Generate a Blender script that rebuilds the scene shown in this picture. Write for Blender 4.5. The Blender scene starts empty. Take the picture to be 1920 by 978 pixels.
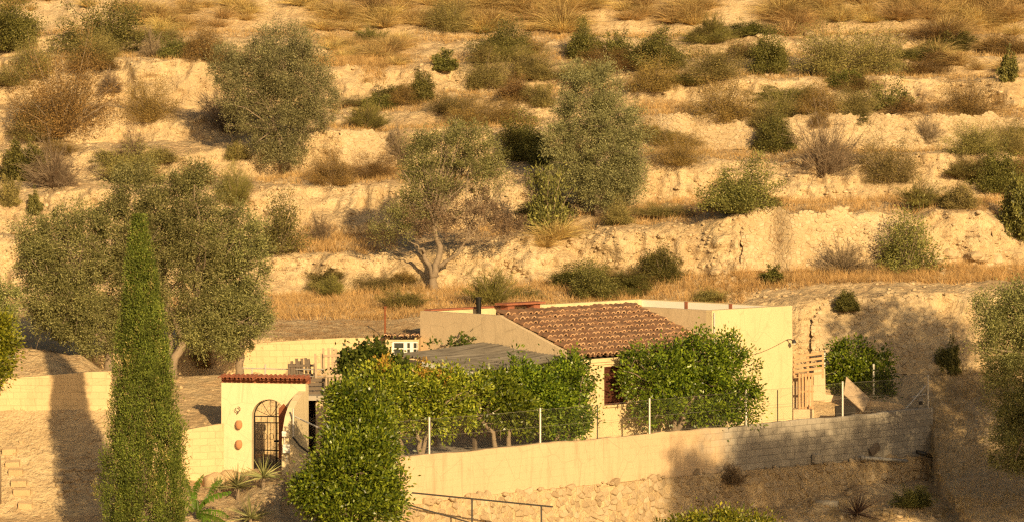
import bpy, bmesh, math, random
import numpy as np
from mathutils import Vector, Matrix

# ------------------------------------------------------------------ camera, light, exposure
S = bpy.context.scene
COL = S.collection
FOC, ZC, HOR, CX = 6800.0, 10.4, 200.0, 960.0      # focal length in photo pixels, eye height, horizon row, centre column
cam_d = bpy.data.cameras.new('camera'); cam = bpy.data.objects.new('camera', cam_d); COL.objects.link(cam)
cam.location = (0, 0, ZC); cam.rotation_euler = (math.radians(90), 0, 0)
cam_d.sensor_width = 36; cam_d.lens = 36 * FOC / 1920; cam_d.shift_y = -(489 - HOR) / 1920
cam_d.clip_start = 1; cam_d.clip_end = 2000
S.camera = cam
SUN_H = Vector((0.313, -0.95, 0)).normalized()
SUN_EL = math.radians(19)
SUN_DIR = Vector((SUN_H.x * math.cos(SUN_EL), SUN_H.y * math.cos(SUN_EL), math.sin(SUN_EL)))
wd = bpy.data.worlds.new('World'); S.world = wd; wd.use_nodes = True
nt = wd.node_tree; nt.nodes.clear()
sky = nt.nodes.new('ShaderNodeTexSky'); sky.sky_type = 'NISHITA'; sky.sun_disc = False
sky.sun_elevation = SUN_EL; sky.sun_rotation = math.atan2(SUN_DIR.x, SUN_DIR.y)
sky.dust_density = 3.0; sky.air_density = 1.0; sky.ozone_density = 0.6
tint = nt.nodes.new('ShaderNodeMix'); tint.data_type = 'RGBA'; tint.blend_type = 'MULTIPLY'; tint.inputs[0].default_value = 1
tint.inputs[7].default_value = (1.0, 0.92, 0.78, 1)                # camera white balance of the photograph
bg = nt.nodes.new('ShaderNodeBackground'); bg.inputs[1].default_value = 0.058
out = nt.nodes.new('ShaderNodeOutputWorld')
nt.links.new(sky.outputs[0], tint.inputs[6]); nt.links.new(tint.outputs[2], bg.inputs[0]); nt.links.new(bg.outputs[0], out.inputs[0])
sd = bpy.data.lights.new('sun', 'SUN'); sd.energy = 4.9; sd.angle = math.radians(0.55); sd.color = (1.0, 0.725, 0.37)
sun = bpy.data.objects.new('sun', sd); COL.objects.link(sun)
sun.rotation_euler = SUN_DIR.to_track_quat('Z', 'Y').to_euler(); sun.location = (30, -40, 60)
S.view_settings.view_transform = 'Standard'; S.view_settings.look = 'None'
S.view_settings.exposure = 0.46; S.view_settings.gamma = 1.0
S.cycles.max_bounces = 5; S.cycles.diffuse_bounces = 3; S.cycles.transparent_max_bounces = 4
S.cycles.use_denoising = False
S.cycles.filter_width = 1.3
S.cycles.use_adaptive_sampling = False
S.cycles.sample_clamp_indirect = 4

# ------------------------------------------------------------------ helpers
def W(px, py, Y): return Vector(((px - CX) * Y / FOC, Y, ZC - (py - HOR) * Y / FOC))
def XP(px, Y): return (px - CX) * Y / FOC
def ZP(py, Y): return ZC - (py - HOR) * Y / FOC
RNG = np.random.default_rng(7)
random.seed(5)

def _hash(ix, iy, iz, seed):
    h = (ix * 374761393 + iy * 668265263 + iz * 2147483647 + seed * 1274126177) & 0xFFFFFFFF
    h = ((h ^ (h >> 13)) * 1274126177) & 0xFFFFFFFF
    h = ((h ^ (h >> 16)) * 2246822519) & 0xFFFFFFFF
    return ((h ^ (h >> 15)) & 0xFFFFFF) / float(0xFFFFFF) * 2 - 1
def vnoise(x, y, z=None, seed=0):
    x = np.asarray(x, float); y = np.asarray(y, float) + 0 * x
    z = np.zeros_like(x) if z is None else np.asarray(z, float) + 0 * x
    ix, iy, iz = np.floor(x).astype(np.int64), np.floor(y).astype(np.int64), np.floor(z).astype(np.int64)
    fx, fy, fz = x - ix, y - iy, z - iz
    fx, fy, fz = [f * f * (3 - 2 * f) for f in (fx, fy, fz)]
    r = 0
    for dx in (0, 1):
        for dy in (0, 1):
            for dz in (0, 1):
                w = (fx if dx else 1 - fx) * (fy if dy else 1 - fy) * (fz if dz else 1 - fz)
                r = r + w * _hash(ix + dx, iy + dy, iz + dz, seed)
    return r
def fbm(x, y, z=None, oct=3, seed=0):
    r, a, f = 0, 1.0, 1.0
    for o in range(oct):
        r = r + a * vnoise(np.asarray(x) * f, np.asarray(y) * f, None if z is None else np.asarray(z) * f, seed + o * 13)
        a *= 0.5; f *= 2.03
    return r

class MB:
    """collects shapes and links them as ONE mesh object"""
    def __init__(s): s.v = []; s.f = []; s.m = []; s.n = 0
    def add(s, v, f, mi=0):
        v = np.asarray(v, float).reshape(-1, 3)
        s.v.append(v)
        if isinstance(f, np.ndarray): s.f.append((f + s.n)); s.m.append(np.full(len(f), mi))
        else:
            for q in f: s.f.append(np.array([q]) + s.n); s.m.append(np.array([mi]))
        s.n += len(v)
    def box(s, o, ex, ey, ez, mi=0):
        o, ex, ey, ez = [np.array(a, float) for a in (o, ex, ey, ez)]
        v = [o, o + ex, o + ex + ey, o + ey, o + ez, o + ex + ez, o + ex + ey + ez, o + ey + ez]
        fl = [(0, 3, 2, 1), (4, 5, 6, 7), (0, 1, 5, 4), (1, 2, 6, 5), (2, 3, 7, 6), (3, 0, 4, 7)]
        if np.dot(np.cross(ex, ey), ez) < 0: fl = [q[::-1] for q in fl]
        s.add(v, fl, mi)
    def abox(s, x0, x1, y0, y1, z0, z1, mi=0): s.box((x0, y0, z0), (x1 - x0, 0, 0), (0, y1 - y0, 0), (0, 0, z1 - z0), mi)
    def bar(s, a, b, w, t, up=(0, 0, 1), mi=0):
        a, b = Vector(a), Vector(b); d = (b - a); u = Vector(up)
        side = d.cross(u).normalized(); u2 = side.cross(d).normalized()
        o = a - side * w / 2 - u2 * t / 2
        s.box(o, d, side * w, u2 * t, mi)
    def tube(s, pts, rad, n=6, mi=0, cap=True):
        pts = np.asarray([tuple(p) for p in pts], float); k = len(pts)
        rad = np.full(k, rad) if np.isscalar(rad) else np.asarray(rad, float)
        tg = np.gradient(pts, axis=0); tg /= np.linalg.norm(tg, axis=1)[:, None] + 1e-9
        ref = np.array([0.31, 0.95, 0.05]) if abs(tg[0][2]) > .7 else np.array([0, 0, 1.0])
        a = np.cross(tg, ref); a /= np.linalg.norm(a, axis=1)[:, None] + 1e-9
        b = np.cross(tg, a)
        th = np.arange(n) / n * 2 * math.pi
        v = pts[:, None, :] + rad[:, None, None] * (np.cos(th)[None, :, None] * a[:, None, :] + np.sin(th)[None, :, None] * b[:, None, :])
        i = np.arange(k - 1)[:, None] * n; j = np.arange(n)[None, :]; j2 = (j + 1) % n
        f = np.stack([i + j, i + n + j, i + n + j2, i + j2], -1).reshape(-1, 4)
        s.add(v.reshape(-1, 3), f, mi)
        if cap and n > 3:
            s.f.append(np.array([[s.n - k * n + q for q in range(n)]])); s.m.append(np.array([mi]))
            s.f.append(np.array([[s.n - 1 - q for q in range(n)]])); s.m.append(np.array([mi]))
    def grid(s, V, mi=0):
        V = np.asarray(V, float); r, c = V.shape[:2]
        i = np.arange(r - 1)[:, None] * c; j = np.arange(c - 1)[None, :]
        f = np.stack([i + j, i + j + 1, i + c + j + 1, i + c + j], -1).reshape(-1, 4)
        s.add(V.reshape(-1, 3), f, mi)
    def prism(s, poly, org, ax, ay, th, mi=0):
        """a (possibly concave) outline in the plane (ax, ay), thickened along th"""
        bm = bmesh.new(); org, ax, ay, th = Vector(org), Vector(ax), Vector(ay), Vector(th)
        vs = [bm.verts.new(org + ax * p[0] + ay * p[1]) for p in poly]
        fc = bm.faces.new(vs)
        r = bmesh.ops.extrude_face_region(bm, geom=[fc])
        bmesh.ops.translate(bm, vec=th, verts=[g for g in r['geom'] if isinstance(g, bmesh.types.BMVert)])
        bmesh.ops.recalc_face_normals(bm, faces=bm.faces); bmesh.ops.triangulate(bm, faces=[f for f in bm.faces if len(f.verts) > 4])
        bm.verts.index_update()
        s.add([tuple(v.co) for v in bm.verts], [tuple(v.index for v in f.verts) for f in bm.faces], mi); bm.free()
    def build(s, name, mats, parent=None, smooth=False, org=None):
        me = bpy.data.meshes.new(name)
        V = np.concatenate(s.v) if s.v else np.zeros((0, 3))
        if org is not None: V = V - np.array(org)
        me.vertices.add(len(V)); me.vertices.foreach_set('co', V.astype(np.float32).ravel())
        loops = np.concatenate([f.ravel() for f in s.f]); tot = np.concatenate([np.full(len(f), f.shape[1]) for f in s.f])
        me.loops.add(len(loops)); me.loops.foreach_set('vertex_index', loops.astype(np.int32))
        me.polygons.add(len(tot)); me.polygons.foreach_set('loop_start', (np.cumsum(tot) - tot).astype(np.int32))
        mats = mats if isinstance(mats, (list, tuple)) else [mats]
        for m in mats: me.materials.append(m)
        me.polygons.foreach_set('material_index', np.concatenate(s.m).astype(np.int32))
        me.polygons.foreach_set('use_smooth', np.full(len(tot), bool(smooth)))
        me.update(calc_edges=True)
        ob = bpy.data.objects.new(name, me); COL.objects.link(ob)
        if parent is not None: ob.parent = parent
        elif org is not None: ob.location = org
        return ob

def tag(o, label=None, cat=None, group=None, kind=None):
    if label: o['label'] = label
    if cat: o['category'] = cat
    if group: o['group'] = group
    if kind: o['kind'] = kind
    return o
def thing(name, label, cat, loc, group=None):
    o = bpy.data.objects.new(name, None); COL.objects.link(o); o.location = loc; o.empty_display_size = .3
    return tag(o, label, cat, group)
def copy_tree(o, parent=None):
    c = o.copy(); COL.objects.link(c); c.parent = parent
    for ch in list(o.children): copy_tree(ch, c)
    return c

# ------------------------------------------------------------------ materials
def mat(name):
    m = bpy.data.materials.new(name); m.use_nodes = True; n = m.node_tree; n.nodes.clear()
    o = n.nodes.new('ShaderNodeOutputMaterial'); p = n.nodes.new('ShaderNodeBsdfPrincipled')
    n.links.new(p.outputs[0], o.inputs[0]); return m, n, p, o
def N(n, t, **kw):
    x = n.nodes.new(t)
    for k, v in kw.items(): setattr(x, k, v)
    return x
def ramp(n, fac, stops):
    r = N(n, 'ShaderNodeValToRGB'); e = r.color_ramp.elements
    while len(e) < len(stops): e.new(0.5)
    for q, (p, c) in zip(e, stops): q.position = p; q.color = (*c, 1) if len(c) == 3 else c
    if fac is not None: n.links.new(fac, r.inputs[0])
    return r.outputs[0]
def mix(n, a, b, fac, mode='MIX'):
    m = N(n, 'ShaderNodeMix', data_type='RGBA', blend_type=mode)
    for s, v in ((6, a), (7, b), (0, fac)):
        if hasattr(v, 'is_linked') or hasattr(v, 'links'): n.links.new(v, m.inputs[s])
        elif s == 0: m.inputs[0].default_value = v
        else: m.inputs[s].default_value = (*v, 1)
    return m.outputs[2]
def noise(n, vec, scale, detail=4, rough=.55, dist=0):
    t = N(n, 'ShaderNodeTexNoise'); t.inputs['Scale'].default_value = scale; t.inputs['Detail'].default_value = detail
    t.inputs['Roughness'].default_value = rough; t.inputs['Distortion'].default_value = dist
    if vec is not None: n.links.new(vec, t.inputs['Vector'])
    return t.outputs[0]
def voro(n, vec, scale, feature='F1'):
    t = N(n, 'ShaderNodeTexVoronoi', feature=feature); t.inputs['Scale'].default_value = scale
    n.links.new(vec, t.inputs['Vector']); return t
def mapping(n, vec, scale=(1, 1, 1), rot=(0, 0, 0), loc=(0, 0, 0)):
    m = N(n, 'ShaderNodeMapping'); m.inputs['Scale'].default_value = scale; m.inputs['Rotation'].default_value = rot; m.inputs['Location'].default_value = loc
    n.links.new(vec, m.inputs[0]); return m.outputs[0]
def bump(n, h, strength, dist, prev=None):
    b = N(n, 'ShaderNodeBump'); b.inputs['Strength'].default_value = strength; b.inputs['Distance'].default_value = dist
    n.links.new(h, b.inputs['Height'])
    if prev is not None: n.links.new(prev, b.inputs['Normal'])
    return b.outputs[0]
def mth(n, op, a, b=None, clamp=False):
    m = N(n, 'ShaderNodeMath', operation=op, use_clamp=clamp)
    for i, v in enumerate((a, b)):
        if v is None: continue
        if hasattr(v, 'links'): n.links.new(v, m.inputs[i])
        else: m.inputs[i].default_value = v
    return m.outputs[0]
def geo_pos(n): return N(n, 'ShaderNodeNewGeometry').outputs['Position']

def leaf_mat(name, dark, light, trans=.28, rough=.5, spec=.25, tcol=None):
    m, n, p, o = mat(name)
    g = N(n, 'ShaderNodeNewGeometry'); oi = N(n, 'ShaderNodeObjectInfo')
    c = mix(n, dark, light, g.outputs['Random Per Island'])
    hsv = N(n, 'ShaderNodeHueSaturation'); n.links.new(c, hsv.inputs['Color'])
    pn = ramp(n, noise(n, g.outputs['Position'], 1.7, 3, .6), [(.32, (.62, .62, .62)), (.68, (1.25, 1.25, 1.25))])
    v0 = mth(n, 'MULTIPLY_ADD', oi.outputs['Random'], .4); n.nodes[-1].inputs[2].default_value = .8
    v = mth(n, 'MULTIPLY', v0, pn)
    n.links.new(v, hsv.inputs['Value'])
    h = mth(n, 'MULTIPLY_ADD', oi.outputs['Random'], .03); n.nodes[-1].inputs[2].default_value = .485
    n.links.new(h, hsv.inputs['Hue'])
    n.links.new(hsv.outputs[0], p.inputs['Base Color']); p.inputs['Roughness'].default_value = rough; p.inputs['Specular IOR Level'].default_value = spec
    t = N(n, 'ShaderNodeBsdfTranslucent'); n.links.new(hsv.outputs[0], t.inputs[0])
    mx = N(n, 'ShaderNodeMixShader'); mx.inputs[0].default_value = trans
    n.links.new(p.outputs[0], mx.inputs[1]); n.links.new(t.outputs[0], mx.inputs[2]); n.links.new(mx.outputs[0], o.inputs[0])
    return m
def plain(name, col, rough=.7, metal=0, var=.25, scale=6, bumpd=.004, spec=.3):
    m, n, p, o = mat(name); pos = geo_pos(n)
    f = noise(n, pos, scale, 5)
    c = mix(n, tuple(x * (1 - var) for x in col), tuple(min(1, x * (1 + var)) for x in col), f)
    n.links.new(c, p.inputs['Base Color']); p.inputs['Roughness'].default_value = rough; p.inputs['Metallic'].default_value = metal
    p.inputs['Specular IOR Level'].default_value = spec
    if bumpd: n.links.new(bump(n, noise(n, pos, scale * 8, 4), .5, bumpd), p.inputs['Normal'])
    return m

def soil_mat():
    m, n, p, o = mat('soil'); g = N(n, 'ShaderNodeNewGeometry'); pos = g.outputs['Position']
    sx = N(n, 'ShaderNodeSeparateXYZ'); n.links.new(g.outputs['True Normal'], sx.inputs[0])
    big = noise(n, pos, .35, 5, .6); mid = noise(n, pos, 2.2, 6, .65); fine = noise(n, pos, 11, 5, .7)
    base = ramp(n, big, [(.3, (.48, .345, .19)), (.55, (.59, .445, .26)), (.75, (.66, .525, .335))])
    base = mix(n, base, (.40, .28, .16), ramp(n, mid, [(.50, (0, 0, 0)), (.72, (.75, .75, .75))]))
    base = mix(n, base, (.72, .62, .47), ramp(n, fine, [(.56, (0, 0, 0)), (.72, (.6, .6, .6))]))
    base = mix(n, base, (.27, .185, .10), ramp(n, noise(n, pos, 19, 4, .75), [(.57, (0, 0, 0)), (.68, (.8, .8, .8))]))
    base = mix(n, base, (.33, .22, .12), ramp(n, noise(n, mapping(n, pos, (1, 1, .6)), 5.5, 6, .75), [(.58, (0, 0, 0)), (.70, (.7, .7, .7))]))
    flat = ramp(n, sx.outputs[2], [(.84, (0, 0, 0)), (.97, (1, 1, 1))])
    litter = mth(n, 'MULTIPLY', flat, ramp(n, noise(n, pos, 1.3, 5, .6), [(.40, (.0, .0, .0)), (.66, (.8, .8, .8))]))
    base = mix(n, base, (.50, .335, .18), litter)  # dry litter gathered on the flatter ground
    n.links.new(base, p.inputs['Base Color']); p.inputs['Roughness'].default_value = .95; p.inputs['Specular IOR Level'].default_value = .1
    b1 = bump(n, noise(n, pos, 3.5, 5, .65), .8, .16)
    v = voro(n, mapping(n, pos, (1, 1, 1.25)), 5.5); b2 = bump(n, v.outputs['Distance'], .5, -.045, b1)
    b3 = bump(n, noise(n, pos, 14, 3, .6), .6, .03, b2)
    n.links.new(b3, p.inputs['Normal']); return m

def plaster(name, col, stain=(.35, .25, .14), amount=.5, block=None, ang=0.0, grey=None, gx=None):
    """painted render with vertical run stains; block = size of the blocks showing through"""
    m, n, p, o = mat(name); pos = geo_pos(n)
    c = mix(n, tuple(x * .86 for x in col), tuple(min(1, x * 1.08) for x in col), noise(n, pos, .9, 5))
    streak = noise(n, mapping(n, pos, (3.2, 3.2, .35)), 1.0, 5, .65)
    c = mix(n, c, stain, mth(n, 'MULTIPLY', ramp(n, streak, [(.54, (0, 0, 0)), (.75, (1, 1, 1))]), amount))
    drip = noise(n, mapping(n, pos, (7, 7, .22)), 1.0, 4, .7)
    c = mix(n, c, tuple(x * .55 for x in col), mth(n, 'MULTIPLY', ramp(n, drip, [(.60, (0, 0, 0)), (.74, (1, 1, 1))]), .45))
    ck = voro(n, mapping(n, pos, (1, 1, .8)), 1.1, 'DISTANCE_TO_EDGE'); n.links.new(mapping(n, pos, (1.1, 1.1, .9), (0, 0, 0), (0, 0, 0)), ck.inputs['Vector'])
    c = mix(n, c, tuple(x * .5 for x in col), mth(n, 'MULTIPLY', ramp(n, ck.outputs['Distance'], [(.004, (1, 1, 1)), (.012, (0, 0, 0))]), .35))
    patch = noise(n, pos, 2.6, 7, .7)
    c = mix(n, c, tuple(x * .72 for x in col), ramp(n, patch, [(.56, (0, 0, 0)), (.70, (.55, .55, .55))]))
    nb = None
    if block:
        mp = mapping(n, pos, (1, 1, 1), (0, 0, -ang))
        s = N(n, 'ShaderNodeSeparateXYZ'); n.links.new(mp, s.inputs[0]); cc = N(n, 'ShaderNodeCombineXYZ')
        n.links.new(s.outputs[0], cc.inputs[0]); n.links.new(s.outputs[2], cc.inputs[1])
        bt = N(n, 'ShaderNodeTexBrick'); n.links.new(cc.outputs[0], bt.inputs[0])
        bt.inputs['Scale'].default_value = 1; bt.inputs['Brick Width'].default_value = block[0]; bt.inputs['Row Height'].default_value = block[1]
        bt.inputs['Mortar Size'].default_value = .012; bt.inputs['Mortar Smooth'].default_value = .3
        bt.inputs['Color1'].default_value = (.75, .75, .75, 1); bt.inputs['Color2'].default_value = (1, 1, 1, 1); bt.inputs['Mortar'].default_value = (.45, .45, .45, 1)
        if grey:
            gs = N(n, 'ShaderNodeSeparateXYZ'); n.links.new(pos, gs.inputs[0])
            q = mth(n, 'MULTIPLY_ADD', gs.outputs[0], .45); n.nodes[-1].inputs[2].default_value = -gx * .45
            q = mth(n, 'ADD', q, mth(n, 'MULTIPLY_ADD', noise(n, pos, .9, 5, .65), 2.4)); n.nodes[-2].inputs[2].default_value = -1.2
            gfac = ramp(n, q, [(.15, (0, 0, 0)), (.85, (1, 1, 1))])
            gcol = mix(n, tuple(x * .75 for x in grey), tuple(x * 1.2 for x in grey), noise(n, pos, 1.8, 6, .7))
            gcol = mix(n, gcol, bt.outputs[0], .8, 'MULTIPLY')
            soft = mix(n, c, bt.outputs[0], .07, 'MULTIPLY')
            c = mix(n, soft, gcol, gfac)
        else: c = mix(n, c, bt.outputs[0], .35, 'MULTIPLY')
        nb = bump(n, mth(n, 'SUBTRACT', 1.0, bt.outputs['Fac']), .3 if grey else .35, .015)
    n.links.new(c, p.inputs['Base Color']); p.inputs['Roughness'].default_value = .9; p.inputs['Specular IOR Level'].default_value = .15
    b = bump(n, noise(n, pos, 3, 6, .6), .35, .03, nb); b = bump(n, noise(n, pos, 22, 5, .7), .5, .012, b)
    n.links.new(b, p.inputs['Normal']); return m

def island_mat(name, cols, rough=.85, bscale=14, bdist=.02, spec=.2, grime=(.06, .045, .03), gam=.35):
    m, n, p, o = mat(name); g = N(n, 'ShaderNodeNewGeometry')
    c = ramp(n, g.outputs['Random Per Island'], [(i / (len(cols) - 1), k) for i, k in enumerate(cols)])
    c = mix(n, c, grime, mth(n, 'MULTIPLY', ramp(n, noise(n, g.outputs['Position'], 5, 6, .7), [(.48, (0, 0, 0)), (.72, (1, 1, 1))]), gam))
    n.links.new(c, p.inputs['Base Color']); p.inputs['Roughness'].default_value = rough; p.inputs['Specular IOR Level'].default_value = spec
    n.links.new(bump(n, noise(n, g.outputs['Position'], bscale, 5, .7), .7, bdist), p.inputs['Normal']); return m

M = {}
M['soil'] = soil_mat()
M['house'] = plaster('house_plaster', (.69, .545, .32), amount=.35)
M['sidewall'] = plaster('side_plaster', (.62, .48, .31), stain=(.36, .26, .15), amount=.55)  # duller copy of the house plaster, with weak side light put into its colour
M['gatewall'] = plaster('gate_plaster', (.73, .595, .375), amount=.25)
M['blockwall'] = plaster('block_plaster', (.66, .49, .28), amount=.35, block=(.42, .2), ang=0.0)
UANG = math.atan2(121 - 104, XP(1745, 121) - XP(750, 104))
M['retaining'] = plaster('retaining_plaster', (.60, .44, .27), stain=(.34, .24, .14), amount=.6, block=(.42, .21), ang=UANG, grey=(.42, .37, .30), gx=5.2)
M['stone'] = island_mat('rubble_stone', [(.34, .25, .15), (.46, .35, .22), (.40, .30, .18), (.52, .41, .27)], gam=.3, bdist=.03)
M['drystone'] = island_mat('dry_stone', [(.44, .32, .185), (.53, .405, .245), (.48, .355, .21), (.58, .455, .29)], gam=.18, bdist=.035, bscale=10)
M['tile'] = island_mat('clay_tile', [(.20, .105, .06), (.29, .155, .085), (.16, .09, .055), (.33, .19, .11), (.23, .13, .08)], grime=(.06, .048, .036), gam=.85, bscale=20, bdist=.01)
M['tile_end'] = island_mat('clay_tile_end', [(.48, .29, .165), (.58, .37, .22), (.40, .23, .13), (.60, .40, .25)], gam=.25, bscale=20, bdist=.006)  # cleaner clay, also brightened to put sunlight on the ends into the colour
M['redtile'] = island_mat('red_tile', [(.29, .095, .05), (.35, .13, .07), (.24, .08, .045)], gam=.45, bdist=.006)
M['brick'] = plain('red_brick', (.30, .11, .06), .85)
def sheet_mat():
    m, n, p, o = mat('grey_sheet'); pos = geo_pos(n)
    st = noise(n, mapping(n, mapping(n, pos, (1, 1, 1), (0, 0, math.radians(-45))), (.5, 7, .5)), 1.0, 5, .7)
    c = ramp(n, st, [(.35, (.07, .058, .047)), (.5, (.145, .125, .10)), (.68, (.21, .185, .155))]); c = mix(n, c, (.12, .10, .08), ramp(n, noise(n, pos, 2.5, 6, .7), [(.55, (0, 0, 0)), (.75, (.7, .7, .7))]))
    n.links.new(c, p.inputs['Base Color']); p.inputs['Roughness'].default_value = .95; return m
M['asbestos'] = sheet_mat()
M['wood'] = plain('weathered_wood', (.40, .30, .20), .85, var=.35, scale=9)
M['pallet'] = plain('pallet_wood', (.52, .32, .17), .85, var=.3, scale=9)
M['darkwood'] = plain('dark_wood', (.15, .115, .085), .9, var=.35, scale=9)  # wood darkened to put shade on the pickets and screen into the colour
M['redwood'] = plain('reddish_wood', (.22, .075, .03), .7, var=.35, scale=9)
M['shutter'] = plain('brown_shutter', (.10, .035, .02), .6)
M['iron'] = plain('black_iron', (.018, .016, .014), .55, .6, spec=.4)
M['rail'] = plain('rail_iron', (.05, .045, .04), .5, .3)
M['wire'] = plain('fence_wire', (.30, .27, .23), .5, .3, var=.1, bumpd=0)
M['galv'] = plain('galvanised_steel', (.62, .58, .52), .45, .4, var=.12, spec=.5)
M['white'] = plain('white_paint', (.78, .74, .66), .6, var=.08)
M['glass'] = plain('dark_glass', (.05, .055, .05), .15, 0, spec=.6, bumpd=0)
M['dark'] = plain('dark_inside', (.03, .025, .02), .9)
M['terracotta'] = plain('terracotta', (.46, .22, .10), .8, var=.15)
M['concrete'] = plain('concrete', (.38, .33, .26), .9, var=.3, scale=2)
M['pipe'] = plain('pvc_pipe', (.45, .42, .37), .5)
M['bark'] = plain('olive_bark', (.25, .19, .13), .95, var=.4, scale=7, bumpd=.03)
M['twig'] = plain('grey_twig', (.24, .18, .12), .95, var=.3, bumpd=0)
M['rock'] = plain('boulder', (.52, .37, .21), .95, var=.3, scale=3, bumpd=.04)
M['olive'] = leaf_mat('olive_leaf', (.10, .112, .032), (.46, .44, .17), .3)
M['olivegrey'] = leaf_mat('olive_leaf_grey', (.11, .105, .045), (.38, .345, .165), .3)  # greyer leaf colour of the two slope olives
M['citrus'] = leaf_mat('citrus_leaf', (.030, .060, .006), (.23, .27, .02), .18, .36, .45)
M['lime'] = leaf_mat('young_citrus_leaf', (.06, .095, .008), (.36, .35, .03), .2, .4, .4)
M['vine'] = leaf_mat('vine_leaf', (.05, .085, .014), (.14, .17, .025), .3, .45, .3)
M['russet'] = leaf_mat('russet_leaf', (.30, .14, .03), (.46, .28, .05), .35, .5, .3)
M['cypress'] = leaf_mat('cypress_spray', (.05, .072, .012), (.21, .235, .04), .18, .6, .2)
M['green'] = leaf_mat('shrub_leaf', (.09, .095, .026), (.33, .30, .09), .3)
M['dark_green'] = leaf_mat('dark_shrub_leaf', (.07, .073, .018), (.27, .245, .065), .25)
M['scrub'] = leaf_mat('scrub_leaf', (.14, .090, .030), (.42, .27, .09), .2, .8)
M['olivescrub'] = leaf_mat('olive_scrub_leaf', (.13, .11, .034), (.42, .34, .12), .2, .8)
M['broom'] = leaf_mat('broom_stem', (.14, .125, .030), (.28, .235, .07), .2, .8)
M['drytwig'] = leaf_mat('dry_twig', (.16, .11, .065), (.31, .22, .13), .1, .9)
M['esparto'] = leaf_mat('esparto_blade', (.36, .25, .09), (.80, .60, .27), .35, .7)
M['drygrass'] = leaf_mat('dry_grass_blade', (.42, .26, .09), (.78, .55, .24), .3, .8)
M['weed'] = leaf_mat('dry_weed', (.26, .17, .085), (.46, .32, .16), .15, .9)
M['banana'] = leaf_mat('banana_leaf', (.07, .13, .014), (.14, .22, .02), .35, .4, .4)
M['yucca'] = leaf_mat('yucca_leaf', (.16, .18, .06), (.42, .40, .17), .25, .5, .3)
M['agave'] = leaf_mat('agave_leaf', (.07, .04, .03), (.13, .08, .05), .1, .6, .3)
M['floor'] = plain('yard_screed', (.42, .36, .28), .9, var=.25, scale=1.5)

# ------------------------------------------------------------------ terrain
FORE = {  # photo column : (depth, height) of  front, slope, foot, wall top, mid, foot, bank top, tread
 -1600: [(95,-3.2),(103,-1.2),(107,1.4),(108.2,2.3),(109.5,3.0),(113,3.2),(113.5,3.25),(121,3.35)],
 0:   [(95,-3.2),(103,-1.2),(107,1.5),(107.2,2.38),(109.5,3.2),(113,3.2),(113.5,3.25),(121,3.35)],
 150: [(95,-3.2),(103,-1.2),(107,1.5),(107.2,2.4),(109,2.95),(112.8,2.1),(113.0,2.62),(120,3.2)],
 208: [(95,-3.2),(103,-1.2),(107,1.45),(107.2,2.35),(109.6,2.3),(113.2,2.05),(113.4,2.68),(120,3.2)],
 226: [(95,-3.2),(103,-1.1),(106,.3),(107.2,1.2),(110,2.0),(113.5,2.0),(113.7,2.72),(120,3.2)],
 330: [(95,-3.0),(101,-1.0),(105.15,-.3),(105.3,.9),(112,2.05),(115.3,1.85),(115.5,2.82),(121,3.2)],
 422: [(95,-3.0),(101,-1.0),(105.5,-.3),(105.65,1.0),(112,2.0),(116,1.8),(116.2,2.88),(121,3.2)],
 440: [(95,-3.0),(101,-1.0),(105,-.27),(110,-.1),(110.3,1.65),(116.2,1.8),(116.4,2.9),(121,3.2)],
 560: [(95,-3.0),(101,0),(103,0),(110,-.1),(110.3,1.65),(116.4,1.8),(116.6,2.92),(121,3.2)],
 576: [(95,-3.0),(101,0),(103,0),(112.2,-.1),(112.4,1.6),(116.5,1.8),(116.7,2.93),(121,3.2)],
 655: [(95,-3.0),(101,0),(103,0),(112.2,-.1),(112.4,1.6),(116.6,1.8),(116.8,2.93),(121,3.25)],
 720: [(95,-3.0),(101,0),(103,0),(114.5,0),(114.8,1.7),(117.3,1.85),(117.5,2.93),(121,3.25)],
 785: [(95,-3.0),(101,0),(103,0),(116.0,0),(116.3,1.8),(117.6,1.9),(117.9,2.9),(121,3.3)],
 800: [(95,-3.0),(101,0),(104,0),(117.7,0),(118.2,2.5),(118.7,2.8),(119.2,2.9),(122,3.3)],
 1190:[(95,-3.0),(104,0),(108,0),(124.6,0),(125.2,2.6),(125.6,2.9),(126.2,3.2),(127,3.3)],
 1300:[(95,-3.0),(104,0),(108,0),(123.3,0),(123.8,.9),(125.2,1.5),(127,3.35),(127.6,3.4)],
 1400:[(95,-3.0),(104,0),(110,0),(121.5,0),(122.6,.9),(124.6,1.3),(127,3.45),(127.6,3.55)],
 1500:[(95,-3.0),(104,0),(110,0),(120.6,0),(122,.8),(124.1,1.3),(125.9,3.7),(127,3.85)],
 1746:[(95,-3.0),(112,-2.2),(119.2,-1.7),(121.2,.1),(122.2,.5),(124.2,1.3),(126.0,3.95),(127.2,4.1)],
 1920:[(95,-3.0),(112,-2.2),(118.0,-1.4),(121.2,.2),(122.2,.5),(124.4,1.35),(126.2,4.0),(127.2,4.2)],
 3500:[(95,-3.0),(112,-2.2),(118.0,-1.4),(121.2,.2),(122.2,.5),(124.4,1.35),(126.2,4.0),(127.2,4.2)],
}
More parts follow.
